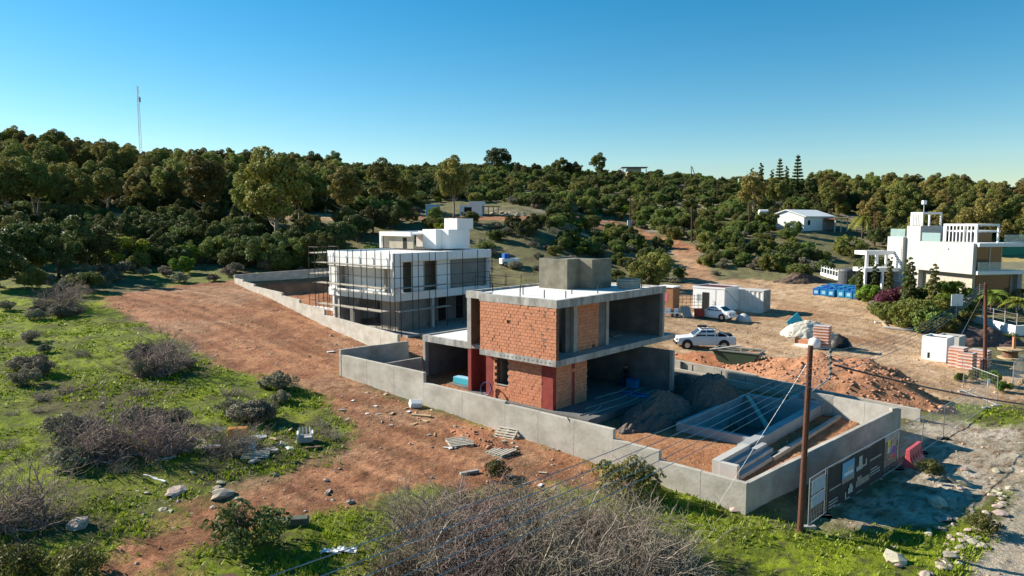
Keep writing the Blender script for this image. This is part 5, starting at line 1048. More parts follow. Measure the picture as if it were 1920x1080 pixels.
for x, top in [(1428, 306), (1410, 315), (1448, 318), (1476, 312)]: c = pdd(x, top, 228); g0 = hz(c.x, c.y); s = max(.6, (c.z - g0) / 4.4); o = plant('cypress', (c.x, c.y, g0), s, 'slim cypress among the skyline conifers', 'tree', 'slim skyline cypresses', name='cypress_tree')
c = pdd(1518, 335, 232); plant('dark2', (c.x, c.y, hz(c.x, c.y)), 1.3, 'bushy dark tree beside the tall conifer')
plant('euc3', pg(1412, 412), 1.2, 'large eucalyptus beside the white gabled house'); plant('euc0', pg(1455, 404), 1.2, 'large eucalyptus behind the solar tank'); plant('dark1', pg(1436, 410), 1.0, 'dark tree under the eucalyptus by the solar tank')
for k in range(60):
    x = rv.uniform(1530, 1960); y = rv.uniform(385, 440)
    if 1470 < x < 1625 and y > 405: y = rv.uniform(385, 404)
    kk = rv.choice(['euc', 'dark', 'euc']); plant(pick(kk, 4), pg(x, y), rv.uniform(.7, 1.1), 'olive or dark green tree in the wood behind the modern villa', 'tree', 'trees in the wood behind the villa')
# villa garden planting
def at_depth(x, Y): X_ = (x - 960) / F * Y * 1.003; return Vector((X_, Y, hz(X_, Y)))
for x, Y, top, l in [(1703, 78.5, 480, 'tall twin topped cypress in front of the villa core'), (1710, 78, 492, 'cypress beside the twin topped one in front of the villa'), (1752, 76.5, 493, 'leaning cypress in front of the big blank villa wall'), (1641, 88, 491, 'slim cypress in front of the villa carport'), (1612, 89, 494, 'short cypress at the outer post of the carport'), (1668, 87, 480, 'cypress at the inner end of the carport'), (1620, 91, 500, 'small cypress inside the carport planting')]:
    c = at_depth(x, Y); t_ = pdd(x, top, Y); plant('cypress', (c.x, c.y, c.z - .1), (t_.z - c.z) / 4.45, l, 'tree', name='cypress_tree')
for o in [o_ for o_ in bpy.data.objects if o_.name.startswith('cypress_tree') and 'villa' in str(o_.get('label'))]: o.scale[0] *= 1.15; o.scale[1] *= 1.15
plant('boug', at_depth(1680, 82), 1.35, 'purple bougainvillea bush in front of the villa wall', 'bush', name='flowering_bush'); plant('boug', at_depth(1660, 84), .9, 'smaller purple bougainvillea beside the larger one', 'bush', name='flowering_bush')
plant('lime2', at_depth(1780, 77), 1.9, 'tall lime green shrub against the stone clad villa wall', 'bush'); plant('lime0', at_depth(1630, 86), 1.4, 'lime shrub between the carport and the bougainvillea', 'bush'); plant('dark0', at_depth(1735, 79), .75, 'dark shrub between the villa cypresses', 'bush', name='bush')
wp = at_depth(1797, 73); o = thing('basketball_board', 'white rectangular backboard on a pole in the villa garden', 'backboard', (wp.x, wp.y, wp.z)); MB().tube([(0, 0, -.2), (0, 0, 2.6)], .05, 6).build('pole', STEEL, o); MB().box(-.6, .6, -.06, -.01, 2.3, 3.5).build('board', WPAINT, o)
for x, y, s, k in [(1690, 612, .95, 'bush2'), (1715, 618, 1.0, 'bush3'), (1742, 626, 1.05, 'bush1'), (1765, 634, .95, 'bush0'), (1660, 580, .85, 'grey0'), (1735, 590, 1.15, 'lime1'), (1775, 612, 1.0, 'bush2'), (1645, 592, .6, 'bush0'), (1640, 552, .7, 'lime0'), (1690, 580, 1.0, 'grey1'), (1668, 606, .8, 'bush2'), (1625, 522, .7, 'bush0'), (1800, 585, .9, 'lime2'), (1770, 570, .9, 'bush3'), (1710, 596, 1.05, 'lime2'), (1755, 604, 1.1, 'bush0'), (1790, 600, .9, 'bush1'), (1640, 575, .6, 'grey1')]:
    plant(k, pg(x, y), s, 'dense green shrub in the thicket in front of the modern villa', 'bush', 'shrubs in front of the villa')
for x, y in [(1830, 560), (1845, 568), (1868, 575), (1885, 590), (1905, 600), (1858, 590), (1915, 580), (1835, 578)]:
    p = pg(x, y); o = thing('palm_tree', 'young palm with arching yellow green fronds behind the garden wall', 'palm', (p.x, p.y, p.z), rv.random() * 6.28, 'young palms in the villa garden'); o.scale = [rv.uniform(.75, 1.05)] * 3; link('trunk', PALMT, o); c_ = link('fronds', PALM, o); c_.location = (0, 0, 2.15)
for x, y in [(1617, 447), (1650, 445)]:
    p = pg(x, y); o = thing('palm_tree', 'large date palm beside the porch of the gabled house', 'palm', (p.x, p.y, p.z), 0, 'date palms'); link('trunk', PALMBT, o); c_ = link('fronds', PALMB, o); c_.location = (0, 0, 3.95)
# far maquis and wood: instances on points, nobody could count them
def scatter(name, label, src, pts, smin, smax, seed):
    r = np.random.default_rng(seed); P = np.array(pts); n = len(P)
    me = bpy.data.meshes.new(name); me.vertices.add(n); me.vertices.foreach_set('co', P.astype(np.float32).ravel())
    a = me.attributes.new('scl', 'FLOAT', 'POINT'); a.data.foreach_set('value', (smin + (smax - smin) * r.random(n) ** 1.5).astype(np.float32))
    a = me.attributes.new('rot', 'FLOAT_VECTOR', 'POINT'); rot = np.zeros((n, 3)); rot[:, 2] = r.random(n) * 6.28; a.data.foreach_set('vector', rot.astype(np.float32).ravel())
    o = link(name, me); tag(o, label, 'shrubland', kind='stuff')
    g = bpy.data.node_groups.new(name, 'GeometryNodeTree'); g.interface.new_socket('Geometry', in_out='INPUT', socket_type='NodeSocketGeometry'); g.interface.new_socket('Geometry', in_out='OUTPUT', socket_type='NodeSocketGeometry')
    N_ = g.nodes; L = g.links; gi = N_.new('NodeGroupInput'); go = N_.new('NodeGroupOutput'); ip = N_.new('GeometryNodeInstanceOnPoints'); m2p = N_.new('GeometryNodeMeshToPoints')
    oi = N_.new('GeometryNodeObjectInfo'); oi.inputs['Object'].default_value = src; oi.transform_space = 'ORIGINAL'; oi.inputs['As Instance'].default_value = True
    s_ = N_.new('GeometryNodeInputNamedAttribute'); s_.data_type = 'FLOAT'; s_.inputs['Name'].default_value = 'scl'; r_ = N_.new('GeometryNodeInputNamedAttribute'); r_.data_type = 'FLOAT_VECTOR'; r_.inputs['Name'].default_value = 'rot'
    L.new(gi.outputs[0], m2p.inputs[0]); L.new(m2p.outputs[0], ip.inputs['Points']); L.new(oi.outputs['Geometry'], ip.inputs['Instance']); L.new(s_.outputs['Attribute'], ip.inputs['Scale']); L.new(r_.outputs['Attribute'], ip.inputs['Rotation']); L.new(ip.outputs[0], go.inputs[0])
    md = o.modifiers.new('scatter', 'NODES'); md.node_group = g; return o
SRC = {}
for o in bpy.data.objects:
    if o.name.startswith('crown') and o.data.materials and o.data.name not in SRC: SRC[o.data.name] = o
def src_of(k): return SRC[KINDS[k][0].name]
CLEAR = [ROADH, EMB, TRACK, YARD, FIELD, [(800, 380), (905, 380), (1030, 395), (1030, 412), (800, 412)], [(1455, 402), (1625, 402), (1650, 474), (1445, 474)], [(1390, 395), (1470, 398), (1480, 412), (1390, 408)]]
cand = {}
for gi_ in range(13000):
    Yd = 96 + 330 * rv.random() ** 1.15; t = rv.uniform(-.95, .95); X_ = t * Yd
    x, y = to_px(X_, Yd, hz(X_, Yd))
    pxa = np.array([x]); pya = np.array([y])
    if any(inpoly(pxa, pya, P_)[0] for P_ in CLEAR): continue
    if rv.random() < float(np.clip((fbm(X_ * .05, Yd * .05, 91) - .60) * 6, 0, .8)): continue
    left = x < 760 + 150 * math.sin(Yd * .05)
    if Yd < 135:
        if left: k = rv.choice(['dark0', 'dark1', 'bush1', 'bush2', 'bush3', 'grey0', 'dark3'])
        elif x > 1480: k = rv.choice(['bush0', 'bush1', 'bush2', 'dark0', 'grey1'])
        else: k = rv.choice(['bush0', 'bush1', 'bush3', 'grey0', 'grey1', 'lime1'])
        if rv.random() < (.45 if left else .84): continue
        if x > 1640: continue
    else:
        if left and Yd < 265 and x < 640: k = rv.choice(['euc0', 'euc1', 'euc2', 'euc3', 'dark0', 'dark1', 'dark2', 'bush1', 'euc1', 'dark3'])
        elif x > 1520: k = rv.choice(['euc0', 'euc2', 'dark0', 'dark1', 'dark3', 'euc3', 'bush2'])
        else: k = rv.choice(['bush0', 'bush1', 'bush2', 'bush3', 'bush1', 'dark0', 'bush0', 'bush3', 'lime2', 'grey0', 'grey1', 'lime1', 'dark1'])
        if k[:3] == 'euc' and rv.random() < .45: continue
        if not left and rv.random() < .25: continue
    cand.setdefault(k, []).append((X_, Yd, hz(X_, Yd) - .15))
names = {'euc': ('far_wood', 'distant eucalyptus wood covering the slope'), 'dar': ('far_wood', 'distant dark evergreen wood covering the hill'), 'bus': ('hill_scrub', 'distant green maquis scrub covering the hill'), 'gre': ('hill_scrub', 'distant grey dry scrub on the hill'), 'lim': ('hill_scrub', 'distant lime green scrub on the hill')}
for i, k in enumerate(sorted(cand)):
    nm, lb = names[k[:3]]; sc_ = {'euc': (.6, 1.15), 'dar': (.45, .95), 'bus': (.55, 1.4), 'gre': (.6, 1.3), 'lim': (.6, 1.4)}[k[:3]]
    scatter(nm, lb, src_of(k), cand[k], *sc_, 200 + i)
# dead thorn bushes: tangles of pale twigs
def twig_mesh(seed, rad, hgt, stems, m, r0=.016, kids=9, n=3):
    r = np.random.default_rng(seed); V = []; Q = []; base = 0
    def strand(p, d, L, r_, seg):
        nonlocal base
        pts = [p]; 
        for s in range(seg):
            d = d + r.normal(0, .32, 3); d[2] -= .035; d /= np.linalg.norm(d); p = p + d * L / seg
            if p[2] < .05: p[2] = .05; d[2] = abs(d[2])
            pts.append(p)
        for i, q in enumerate(pts):
            a = np.cross(d, (0, 0, 1.)); a /= np.linalg.norm(a) + 1e-9; b = np.cross(d, a); rr = r_ * (1 - .75 * i / seg)
            for k in range(n): t = k / n * 6.283; V.append(q + (a * math.cos(t) + b * math.sin(t)) * rr)
        for i in range(seg):
            for k in range(n): Q.append((base + i * n + k, base + i * n + (k + 1) % n, base + (i + 1) * n + (k + 1) % n, base + (i + 1) * n + k))
        base += (seg + 1) * n; return pts
    for s in range(stems):
        a = r.random() * 6.283; el = r.uniform(.15, 1.3); d = np.array([math.cos(a) * math.cos(el), math.sin(a) * math.cos(el), math.sin(el)])
        q = r.random() ** .5 * rad * .45; a2 = r.random() * 6.283; p0 = np.array([math.cos(a2) * q, math.sin(a2) * q, 0.]); L = (rad * math.cos(el) + hgt * math.sin(el)) * r.uniform(.55, 1.0)
        pts = strand(p0, d, L, r0 * r.uniform(.7, 1.3) * (2.2 if r.random() < .16 else 1), 6)
        for k in range(kids):
            i = r.integers(1, 6); dd = d + r.normal(0, .7, 3); dd[2] = dd[2] * .6 + .25; dd /= np.linalg.norm(dd); strand(pts[i].copy(), dd, L * r.uniform(.2, .5), r0 * r.uniform(.25, .6), 4)
    return np_mesh('twigs', np.array(V), np.array(Q), m)
TWA = [twig_mesh(300 + k, 2.1, 1.9, 85, DRY, .024, 12) for k in range(3)]; TWB = [twig_mesh(310 + k, 1.7, 1.3, 60, DRYB, .02) for k in range(2)]; TWS = [twig_mesh(320 + k, 1.0, .8, 45, DRY, .014, 7) for k in range(2)]; TWT = [twig_mesh(330, .9, 2.0, 14, DRY, .02, 12)]
def dead(p, me, s, label, group=None, cat='bush', sz=1.):
    o = link('dead_bush', me); o.location = p; o.rotation_euler = (0, 0, rv.random() * 6.28); o.scale = (s, s, s * sz); tag(o, label, cat, group); return o
for x, y, s, i in [(790, 1000, 1.0, 0), (860, 1030, 1.1, 1), (790, 1080, 1.0, 2), (960, 1000, .95, 0), (980, 1060, 1.15, 1), (1080, 1010, 1.0, 2), (1110, 1075, 1.1, 0), (1190, 1030, 1.0, 1), (1230, 1085, 1.1, 2), (900, 1105, 1.1, 2), (1040, 1120, 1.1, 1), (1170, 1135, 1.1, 0)]:
    dead(pg(x, y), TWA[i], s, 'large pale tangle of dead thorn twigs in the thicket by the dirt track', 'dead thorn bushes of the big thicket')
for x, y, s, i in [(880, 960, .85, 0), (980, 950, .75, 1), (1120, 1040, .9, 1), (740, 1090, .9, 0), (940, 1080, 1, 1)]:
    dead(pg(x, y), TWB[i], s, 'brown tangle of dead twigs added for dark gaps in the pale thicket', 'brown dead bushes of the big thicket')  # darker twigs placed inside, their colour gives the thicket its shaded gaps
for x, y, s, l in [(297, 700, 1.5, 'big grey green twiggy bush on the grass beside the red track'), (120, 580, 1.5, 'grey brush pile at the far edge of the grass field'), (310, 850, 1.2, 'dry twig bush beside the rubbish heap'), (190, 860, 1.3, 'dense dry bush in the middle of the grass field'), (30, 985, 1.3, 'bare dead shrub at the field edge by the leafy shrubs'), (440, 850, .9, 'dry twigs lying beside the rubbish heap'), (480, 760, .9, 'bare grey shrub beside the rubbish heap and the red track')]:
    dead(pg(x, y), TWA[rv.randrange(3)] if x != 480 else TWT[0], s * .85, l)
for k in range(22):
    x = rv.uniform(-30, 640); y = rv.uniform(590, 900)
    if not inpoly(np.array([x]), np.array([y]), GREENL)[0]: continue
    dead(pg(x, y), TWS[k % 2], rv.uniform(.5, 1.0), 'low dry cushion of grey twigs in the grass field', 'dry cushions in the grass field', sz=.75)
for x, y, s, k, l in [(275, 705, .75, 'grey0', 'grey leafy shrub inside the big twiggy bush'), (320, 700, .7, 'grey1', 'smaller grey shrub at the edge of the twiggy bush'), (125, 545, .8, 'grey1', 'grey shrub on top of the far brush pile'), (150, 555, .8, 'grey0', 'pale shrub beside the far brush pile'), (60, 640, .6, 'grey0', 'grey green shrub in the upper grass field'), (190, 830, .6, 'grey1', 'grey green shrub within the dense dry bush')]: plant(k, pg(x, y), s, l, 'bush')
for cx, cy, sx, sy, n_ in [(140, 830, 90, 40, 9), (290, 670, 55, 30, 7), (80, 590, 110, 16, 10), (330, 800, 70, 30, 6), (60, 690, 70, 30, 6), (470, 780, 50, 25, 4), (520, 740, 60, 20, 3)]:
    for k in range(n_): plant(pick('grey', 2), pg(rv.gauss(cx, sx * .45), rv.gauss(cy, sy * .45)), rv.uniform(.35, .85), 'low grey brown scrub clump in the grass field', 'bush', 'scrub clumps in the grass field')
# leafy green shrubs near the camera with fine leaves
cl = blob_clumps(400, 1.4, 1.15, -.25, 1.35, 20, .18, .42, .35); FINE = leaf_mesh('crown', cl, 1500, .075, leaf('shrub_leaf', (.15, .17, .045)), 401, .3, 2.4); FST = limb_mesh('stem', 402, 1.2, .8, 10, .03, BARKD, .1, 5); KINDS['fine'] = (FINE, FST)
for x, y, s, l in [(1180, 925, 1.3, 'leafy green shrub against the stepped wall above the thicket'), (455, 1030, 1.25, 'dark leafy shrub at the lower edge of the red track'), (935, 895, .6, 'small green shrub on the red soil below the wall'), (40, 1080, .85, 'leafy shrub beside the bare dead shrub at the field edge'), (150, 1088, .85, 'wider leafy shrub under the bare dead shrub at the field edge'), (1895, 640, .7, 'small shrub by the cable drum'), (1750, 890, .6, 'low green weed clump behind the red barrier'), (1850, 1000, .6, 'weed tuft on the stone row')]: plant('fine', pg(x, y), s, l, 'bush', name='leafy_shrub')
for x, y, s in [(1830, 715, .7), (1860, 720, .8), (1800, 715, .5), (1880, 735, .6)]: plant('lime1', pg(x, y), s * .7, 'low green weeds around the pallets and cable pole', 'bush', 'weeds around the pallets')
# ------------------------------------------------------------------ poles and wires
def upole(p, top, r, label, name='utility_pole', cat='pole'):
    o = thing(name, label, cat, (p.x, p.y, p.z)); t = Vector(top) - Vector(p); MB().tube([(0, 0, -.4), t * .5, t], [r, r * .88, r * .75], 10).build('post', POLE, o, smooth=False); return o
P1 = pg(1500, 996); T1 = pdd(1520, 648, P1.y); pole1 = upole(P1, T1, .125, 'brown wooden utility pole rising in front of the pool plot wall')
rk = pdd(1557, 656, P1.y + .2); rk2 = pdd(1557, 708, P1.y + .2); o1 = Vector(P1)
b = MB(); b.tube([T1 - o1 + Vector((0, 0, -.12)), rk - o1 + Vector((0, 0, .06)), rk2 - o1], .03, 6); br = b.build('bracket', STEEL, pole1); b = MB(); b.tube([T1 - o1 + Vector((-.05, 0, -1.9)), rk2 - o1], .025, 6); b.build('bracket_stay', STEEL, pole1)
P2 = pg(1847, 700); T2 = pdd(1848, 530, P2.y); pole2 = upole(P2, T2, .15, 'utility pole beside the brick pallets and garden wall')
P0 = Vector((-3.3, 8.0, hz(-3.3, 8.0))); T0 = Vector((-3.3, 8.0, 6.9)); pole0 = upole(P0, T0, .16, 'wooden pole carrying the wires at the near end of the line')
def wire(p, q, sag, r, label, m=None, grp='overhead wires'):
    pts = [Vector(p).lerp(Vector(q), t / 20) - Vector((0, 0, sag * 4 * (t / 20) * (1 - t / 20))) for t in range(21)]
    o = MB().tube([x - pts[0] for x in pts], r, 4).build('overhead_wire', m or STEEL); o.location = pts[0]; tag(o, label, 'wire', grp)
for k in range(5):
    a = rk.lerp(rk2, (k + .3) / 5); MB().tube([a - o1 - Vector((.06, 0, 0)), a - o1 + Vector((.06, 0, 0))], .05, 8).build('insulator', CONC_D, pole1)
    e = T2 - Vector((0, 0, .15 + .17 * k)); MB().tube([e - Vector(P2) + Vector((-.45, 0, 0)), e - Vector(P2) + Vector((.1, 0, 0))], .03, 6).build('crossarm', STEEL, pole2)
    s = T0 - Vector((0, 0, .15 + .24 * k)); wire(s, a, .3, .009, 'thin power line running over the thorn thicket to the wooden pole', STEEL); wire(a, e + Vector((-.4, 0, 0)), .8, .011, 'thin power line between the two wooden poles over the yard', STEEL, 'overhead wires over the yard')
wire(rk2 + Vector((.1, 0, .5)), pdd(1990, 765, 40), .25, .035, 'thick black cable leaving the wooden pole over the fence gate', BLACKP, 'thick cables')
g_ = pg(1338, 960); wire(T1 + Vector((0, 0, -.5)), g_, 0, .006, 'steel stay wire from the wooden pole down to the ground by the wall', STEEL, 'stay wires')
g_ = pg(1793, 645); wire(T2 + Vector((0, 0, -.6)), g_, 0, .015, 'steel stay wire of the far utility pole', STEEL, 'stay wires')
for x, yb, yt, l in [(1297, 455, 388, 'dark twin legged power pole in the scrub beside the track'), (1405, 434, 380, 'dark pole in front of the solar water tank'), (1640, 462, 396, 'dark pole beside the date palms'), (1182, 441, 370, 'dark pole with meter box at the end of the track'), (1345, 378, 338, 'thin pole on the hillside road'), (1568, 398, 345, 'thin pole in the wood beside the orange rock bank'), (1612, 396, 342, 'thin pole in the wood behind the palms'), (1402, 345, 320, 'thin pole among the skyline conifers')]:
    p = pg(x, yb); t = pdd(x, yt, p.y); o = upole(p, t, .17, l)
    if x == 1297: q = pdd(1311, 458, p.y) - p; MB().tube([q, (t - p) * .95], .12, 8).build('raking_leg', POLE, o)
    if x == 1182: MB().box(-.7, .1, -.5, .1, 1.0, 3.2).build('meter_box', OFFW, o)
    if x == 1640: wire(t - Vector((0, 0, .3)), pdd(1725, 412, p.y + 5), .3, .02, 'bundle of service wires reaching towards the villa roof', BLACKP, 'service wires'); wire(t - Vector((0, 0, .8)), pdd(1725, 418, p.y + 5), .3, .02, 'bundle of service wires reaching towards the villa roof', BLACKP, 'service wires')
p = pdd(1297, 330, 290); gz_ = hz(p.x, p.y); t = pdd(1296, 311, 290); o = upole(Vector((p.x, p.y, gz_)), t, .2, 'twin legged power pole on the skyline'); MB().tube([(2.5, 0, -.3), (.1, 0, t.z - gz_ - .4)], .15, 6).build('raking_leg', POLE, o)
# lattice mast on the hill
c = pdd(262, 245, 300); t = pdd(259, 161, 300); mst = thing('radio_mast', 'tall thin lattice radio mast on the wooded hill', 'mast', (c.x, c.y, hz(c.x, c.y))); H = t.z - hz(c.x, c.y)
for k in range(3): a = k * 2.094; MB().tube([(math.cos(a) * .55, math.sin(a) * .55, 0), (math.cos(a) * .3, math.sin(a) * .3, H)], .07, 4).build('mast_leg', STEEL, mst)
b = MB(); n = 30
for k in range(n):
    z0, z1 = H * k / n, H * (k + 1) / n
    for j in range(3): a, c_ = j * 2.094, (j + 1) * 2.094; b.tube([(math.cos(a) * .45, math.sin(a) * .45, z0), (math.cos(c_) * .45, math.sin(c_) * .45, z1)], .04, 3, False)
b.build('lattice', STEEL, mst); MB().tube([(.6, 0, H * .8), (.6, 0, H * .86)], .4, 8).build('antenna', STEEL, mst)
# ------------------------------------------------------------------ site fence, banner, barrier
def fpanel(p, q, hgt, label, group='mesh fence panels', mesh=True):
    p = Vector(p); q = Vector(q); o = thing('fence_panel', label, 'fence', (p.x, p.y, p.z), 0, group); d = q - p; d.z = q.z - p.z; up = Vector((0, 0, hgt)); z0 = Vector((0, 0, .12))
    for a in (Vector((0, 0, 0)), d): MB().tube([a + z0 * .0, a + up], .021, 6).build('upright', STEEL, o)
    MB().tube([z0, d + z0], .019, 6).build('bottom_rail', STEEL, o); MB().tube([up, d + up], .019, 6).build('top_rail', STEEL, o)
    if mesh:
        b = MB(); L = d.length
        for k in range(1, int(L / .16)): b.tube([d * (k * .16 / L) + z0, d * (k * .16 / L) + up], .0035, 3, False)
        for k in range(1, 9): b.tube([Vector((0, 0, .12 + (hgt - .12) * k / 9)), d + Vector((0, 0, .12 + (hgt - .12) * k / 9))], .0035, 3, False)
        m = b.build('mesh_infill', STEEL, o); m['kind'] = 'stuff'
    for a in (Vector((0, 0, 0)), d): MB().box(a.x - .3, a.x + .3, a.y - .11, a.y + .11, a.z - .08, a.z + .1).build('foot_block', CONC, o, bevel=.02)
    return o
def gp(x, y): return pg(x, y)
fb = [gp(1515, 990), gp(1545, 968), gp(1682, 880), gp(1728, 850), gp(1768, 823), gp(1850, 766)]
fpanel(fb[0], fb[1], 2.0, 'mesh fence panel beside the wooden pole with a pale notice'); bpn = fpanel(fb[1], fb[2], 2.0, 'fence panel carrying the dark printed banner')
fpanel(fb[2], fb[3], 2.0, 'mesh fence panel behind the red barrier'); fpanel(fb[3], fb[4], 1.9, 'mesh fence panel between the red barrier and the gate'); fpanel(fb[4], fb[5], 1.9, 'long leaning mesh panel towards the gate')
fpanel(gp(1805, 735), gp(1868, 762), 2.0, 'open mesh gate panel beside the dirt road'); fpanel(gp(1802, 715), gp(1898, 727), 1.9, 'mesh panel in front of the brick pallets'); fpanel(gp(1899, 726), gp(1925, 700), 1.9, 'mesh panel at the road edge by the cable drum')
o = MB().box(-.17, .17, -.01, .01, -.22, .22).build('notice_plate', WPAINT); c = gp(1850, 766); o.location = (c.x, c.y - .05, c.z + 1.75); o.rotation_euler = (0, 0, R(35)); tag(o, 'small white notice plate on the gate panel', 'sign')
# banner: flat print on sheet, built as thin plates
A, B = fb[1] + (fb[2] - fb[1]) * .02, fb[1] + (fb[2] - fb[1]) * .78; dB = (B - A); LB_ = dB.length; ax = dB.normalized(); nb_ = Vector((ax.y, -ax.x, 0)).normalized()
bn = thing('site_banner', 'dark site banner with house pictures and white plan shapes on the fence', 'banner', (A.x, A.y, A.z)); BANM = mat('banner_dark', (.035, .04, .045), (.025, .028, .032), 2, .7)
def bq(s0, s1, h0, h1, m, name, off_=.03):
    P = [ax * s0 * LB_ + Vector((0, 0, h0)), ax * s1 * LB_ + Vector((0, 0, h0)), ax * s1 * LB_ + Vector((0, 0, h1)), ax * s0 * LB_ + Vector((0, 0, h1))]; return quad(bn, name, [p + nb_ * off_ for p in P], m, .006)
b = MB(); n = 16; vs = []
for k in range(n + 1):
    t = k / n; base = ax * t * LB_ + nb_ * (.022 + .012 * math.sin(k * 1.9))
    for zz in (.05 + .10 * math.sin(t * 9) ** 2, 1.0, 1.98 - .05 * math.sin(t * 7) ** 2): vs.append(base + Vector((0, 0, zz)))
b.add(vs, [(k * 3 + j, k * 3 + 3 + j, k * 3 + 4 + j, k * 3 + 1 + j) for k in range(n) for j in range(2)]); b.build('sheet', BANM, bn)
PIC = mat('picture_sky', (.16, .42, .62), (.10, .30, .50), 2, .6); PIC2 = mat('picture_sepia', (.42, .36, .28), (.20, .17, .14), 5, .6)
bq(.22, .42, .95, 1.85, PIC, 'picture', .045); bq(.25, .40, 1.25, 1.38, WPAINT, 'picture_house', .052); bq(.22, .42, .95, 1.15, PIC2, 'picture_ground', .052); bq(.30, .40, 1.42, 1.55, OFFW, 'picture_roof', .052)
for s0, s1, h0, h1 in ((.46, .57, 1.15, 1.35), (.50, .56, 1.35, 1.75), (.55, .64, 1.2, 1.28), (.62, .64, 1.28, 1.5), (.33, .41, .35, .62), (.35, .39, .62, .75), (.28, .30, .2, .5), (.28, .35, .18, .22)): bq(s0, s1, h0, h1, OFFW, 'plan_shape', .045)
bq(.46, .70, .42, .70, PIC2, 'picture_interior', .045); bq(.48, .56, .70, .86, PIC2, 'picture_interior', .045)
for k in range(3): bq(.02, .16 - .03 * (k == 0), .22 + .13 * k, .27 + .13 * k, OFFW, 'text_line', .045); bq(.72, .9 - .05 * (k == 2), .55 + .13 * k, .6 + .13 * k, OFFW, 'text_line', .045)
bq(.70, .92, 1.25, 1.33, mat('grey_print', (.35, .35, .33), None, 3, .6), 'script_line', .045); bq(.02, .2, .98, 1.05, MATS['grey_print'], 'script_line', .045)
n1 = thing('safety_notice', 'coloured safety notices fixed to the fence beside the banner', 'sign', (A.x, A.y, A.z)); YEL = mat('yellow_print', (.62, .50, .04), None, 3, .6); PUR = mat('purple_print', (.18, .10, .30), None, 3, .6)
for s0, s1, h0, h1, m in ((1.06, 1.10, 1.45, 1.72, YEL), (1.06, 1.11, 1.1, 1.38, OFFW), (1.14, 1.22, 1.35, 1.8, PIC2), (1.14, 1.22, .95, 1.33, PUR), (1.13, 1.21, .75, .93, REDPL)):
    P = [ax * s0 * LB_ + Vector((0, 0, h0)), ax * s1 * LB_ + Vector((0, 0, h0)), ax * s1 * LB_ + Vector((0, 0, h1)), ax * s0 * LB_ + Vector((0, 0, h1))]; quad(n1, 'notice', [p + nb_ * .03 for p in P], m, .006)
pn = thing('info_board', 'pale blue printed site board tied to the first fence panel', 'sign', tuple(fb[0])); d0 = (fb[1] - fb[0]); 
for h0, h1 in ((.75, 1.2), (1.28, 1.85)): P = [d0 * .1 + Vector((0, 0, h0)), d0 * .92 + Vector((0, 0, h0)), d0 * .92 + Vector((0, 0, h1)), d0 * .1 + Vector((0, 0, h1))]; quad(pn, 'board', [p + nb_ * .03 for p in P], mat('board_print', (.36, .45, .55), (.28, .36, .46), 4, .6), .008)
# red plastic barrier
c = gp(1712, 868); d = (gp(1728, 852) - gp(1697, 876)); rb_ = thing('plastic_barrier', 'red plastic road barrier beside the site fence', 'barrier', (c.x, c.y, c.z), math.atan2(d.y, d.x)); b = MB()
sec = [(-.28, 0), (-.28, .12), (-.13, .4), (-.09, .9), (.09, .9), (.13, .4), (.28, .12), (.28, 0)]; b.add([(-.95, y, z) for y, z in sec] + [(.95, y, z) for y, z in sec], [tuple(range(7, -1, -1)), tuple(range(8, 16))] + [(k, (k + 1) % 8, 8 + (k + 1) % 8, 8 + k) for k in range(8)]); b.build('shell', REDPL, rb_, bevel=.02)
for k in range(5): 
    for s in (-1, 1): MB().prism([(-.8 + k * .4 - .06, s * .10), (-.8 + k * .4 + .06, s * .10), (-.8 + k * .4 + .06, s * .2), (-.8 + k * .4 - .06, s * .2)], .14, [.72, .72, .3, .3]).build('rib', REDPL, rb_)
# ------------------------------------------------------------------ stones
def stone(p, s, grp, label, k=None):
    o = link('stone', rv.choice(rock_me)); o.location = (p[0], p[1], p[2] + s * .15); o.scale = (s, s * rv.uniform(.7, 1.1), s * rv.uniform(.5, .9)); o.rotation_euler = (rv.uniform(-.3, .3), rv.uniform(-.3, .3), rv.random() * 6.28); tag(o, label, 'stone', grp); return o
for k in range(105):
    t = rv.random(); x = 1905 - 150 * t + rv.gauss(0, 16); y = 905 + 175 * t + rv.gauss(0, 10)
    if rv.random() < .35: x -= rv.uniform(20, 110); y -= rv.uniform(0, 40)
    stone(pg(x, y), .07 + .22 * rv.random() ** 2, 'rubble row at the road edge', 'pale limestone lump in the rubble row along the road edge')
for k in range(48):
    x = rv.uniform(250, 700); y = 955 - (x - 250) * .16 + rv.gauss(0, 22); stone(pg(x, y), .05 + .16 * rv.random() ** 3, 'stones along the red track', 'pale stone lying along the red dirt track')
for k in range(40):
    t = rv.random(); x = 640 + 460 * t; y = 705 + 150 * t + rv.uniform(3, 40); stone(pg(x, y), .04 + .12 * rv.random() ** 3, 'stones below the stepped wall', 'small stone in the rubble strip below the stepped wall')
for k in range(20): stone(pg(rv.uniform(460, 700), rv.uniform(560, 690)), .04 + .1 * rv.random() ** 2, 'stones on the red dirt', 'small stone scattered on the red dirt by the plot wall')
for x, y, s, l in [(147, 987, .42, 'large pale boulder in the grass near the red track'), (375, 842, .35, 'grey boulder beside the rubbish heap'), (330, 925, .5, 'flat pale rock slab beside the red track'), (420, 930, .45, 'reddish flat rock on the track edge'), (1795, 905, .5, 'big limestone block in the rubble row'), (1755, 945, .5, 'pale limestone block beside the banner shadow'), (1680, 1050, .45, 'grey slab stone in the grass by the rubble row'), (1380, 955, .45, 'pale footing lump at the wall corner')]: stone(pg(x, y), s, None, l)
for k in range(26):
    c = pdd(rv.uniform(75, 145), rv.uniform(368, 395), 146); stone((c.x, c.y, hz(c.x, c.y)), rv.uniform(.6, 1.8), 'outcrop rocks below the radio mast', 'grey limestone rock of the outcrop among the trees below the radio mast')
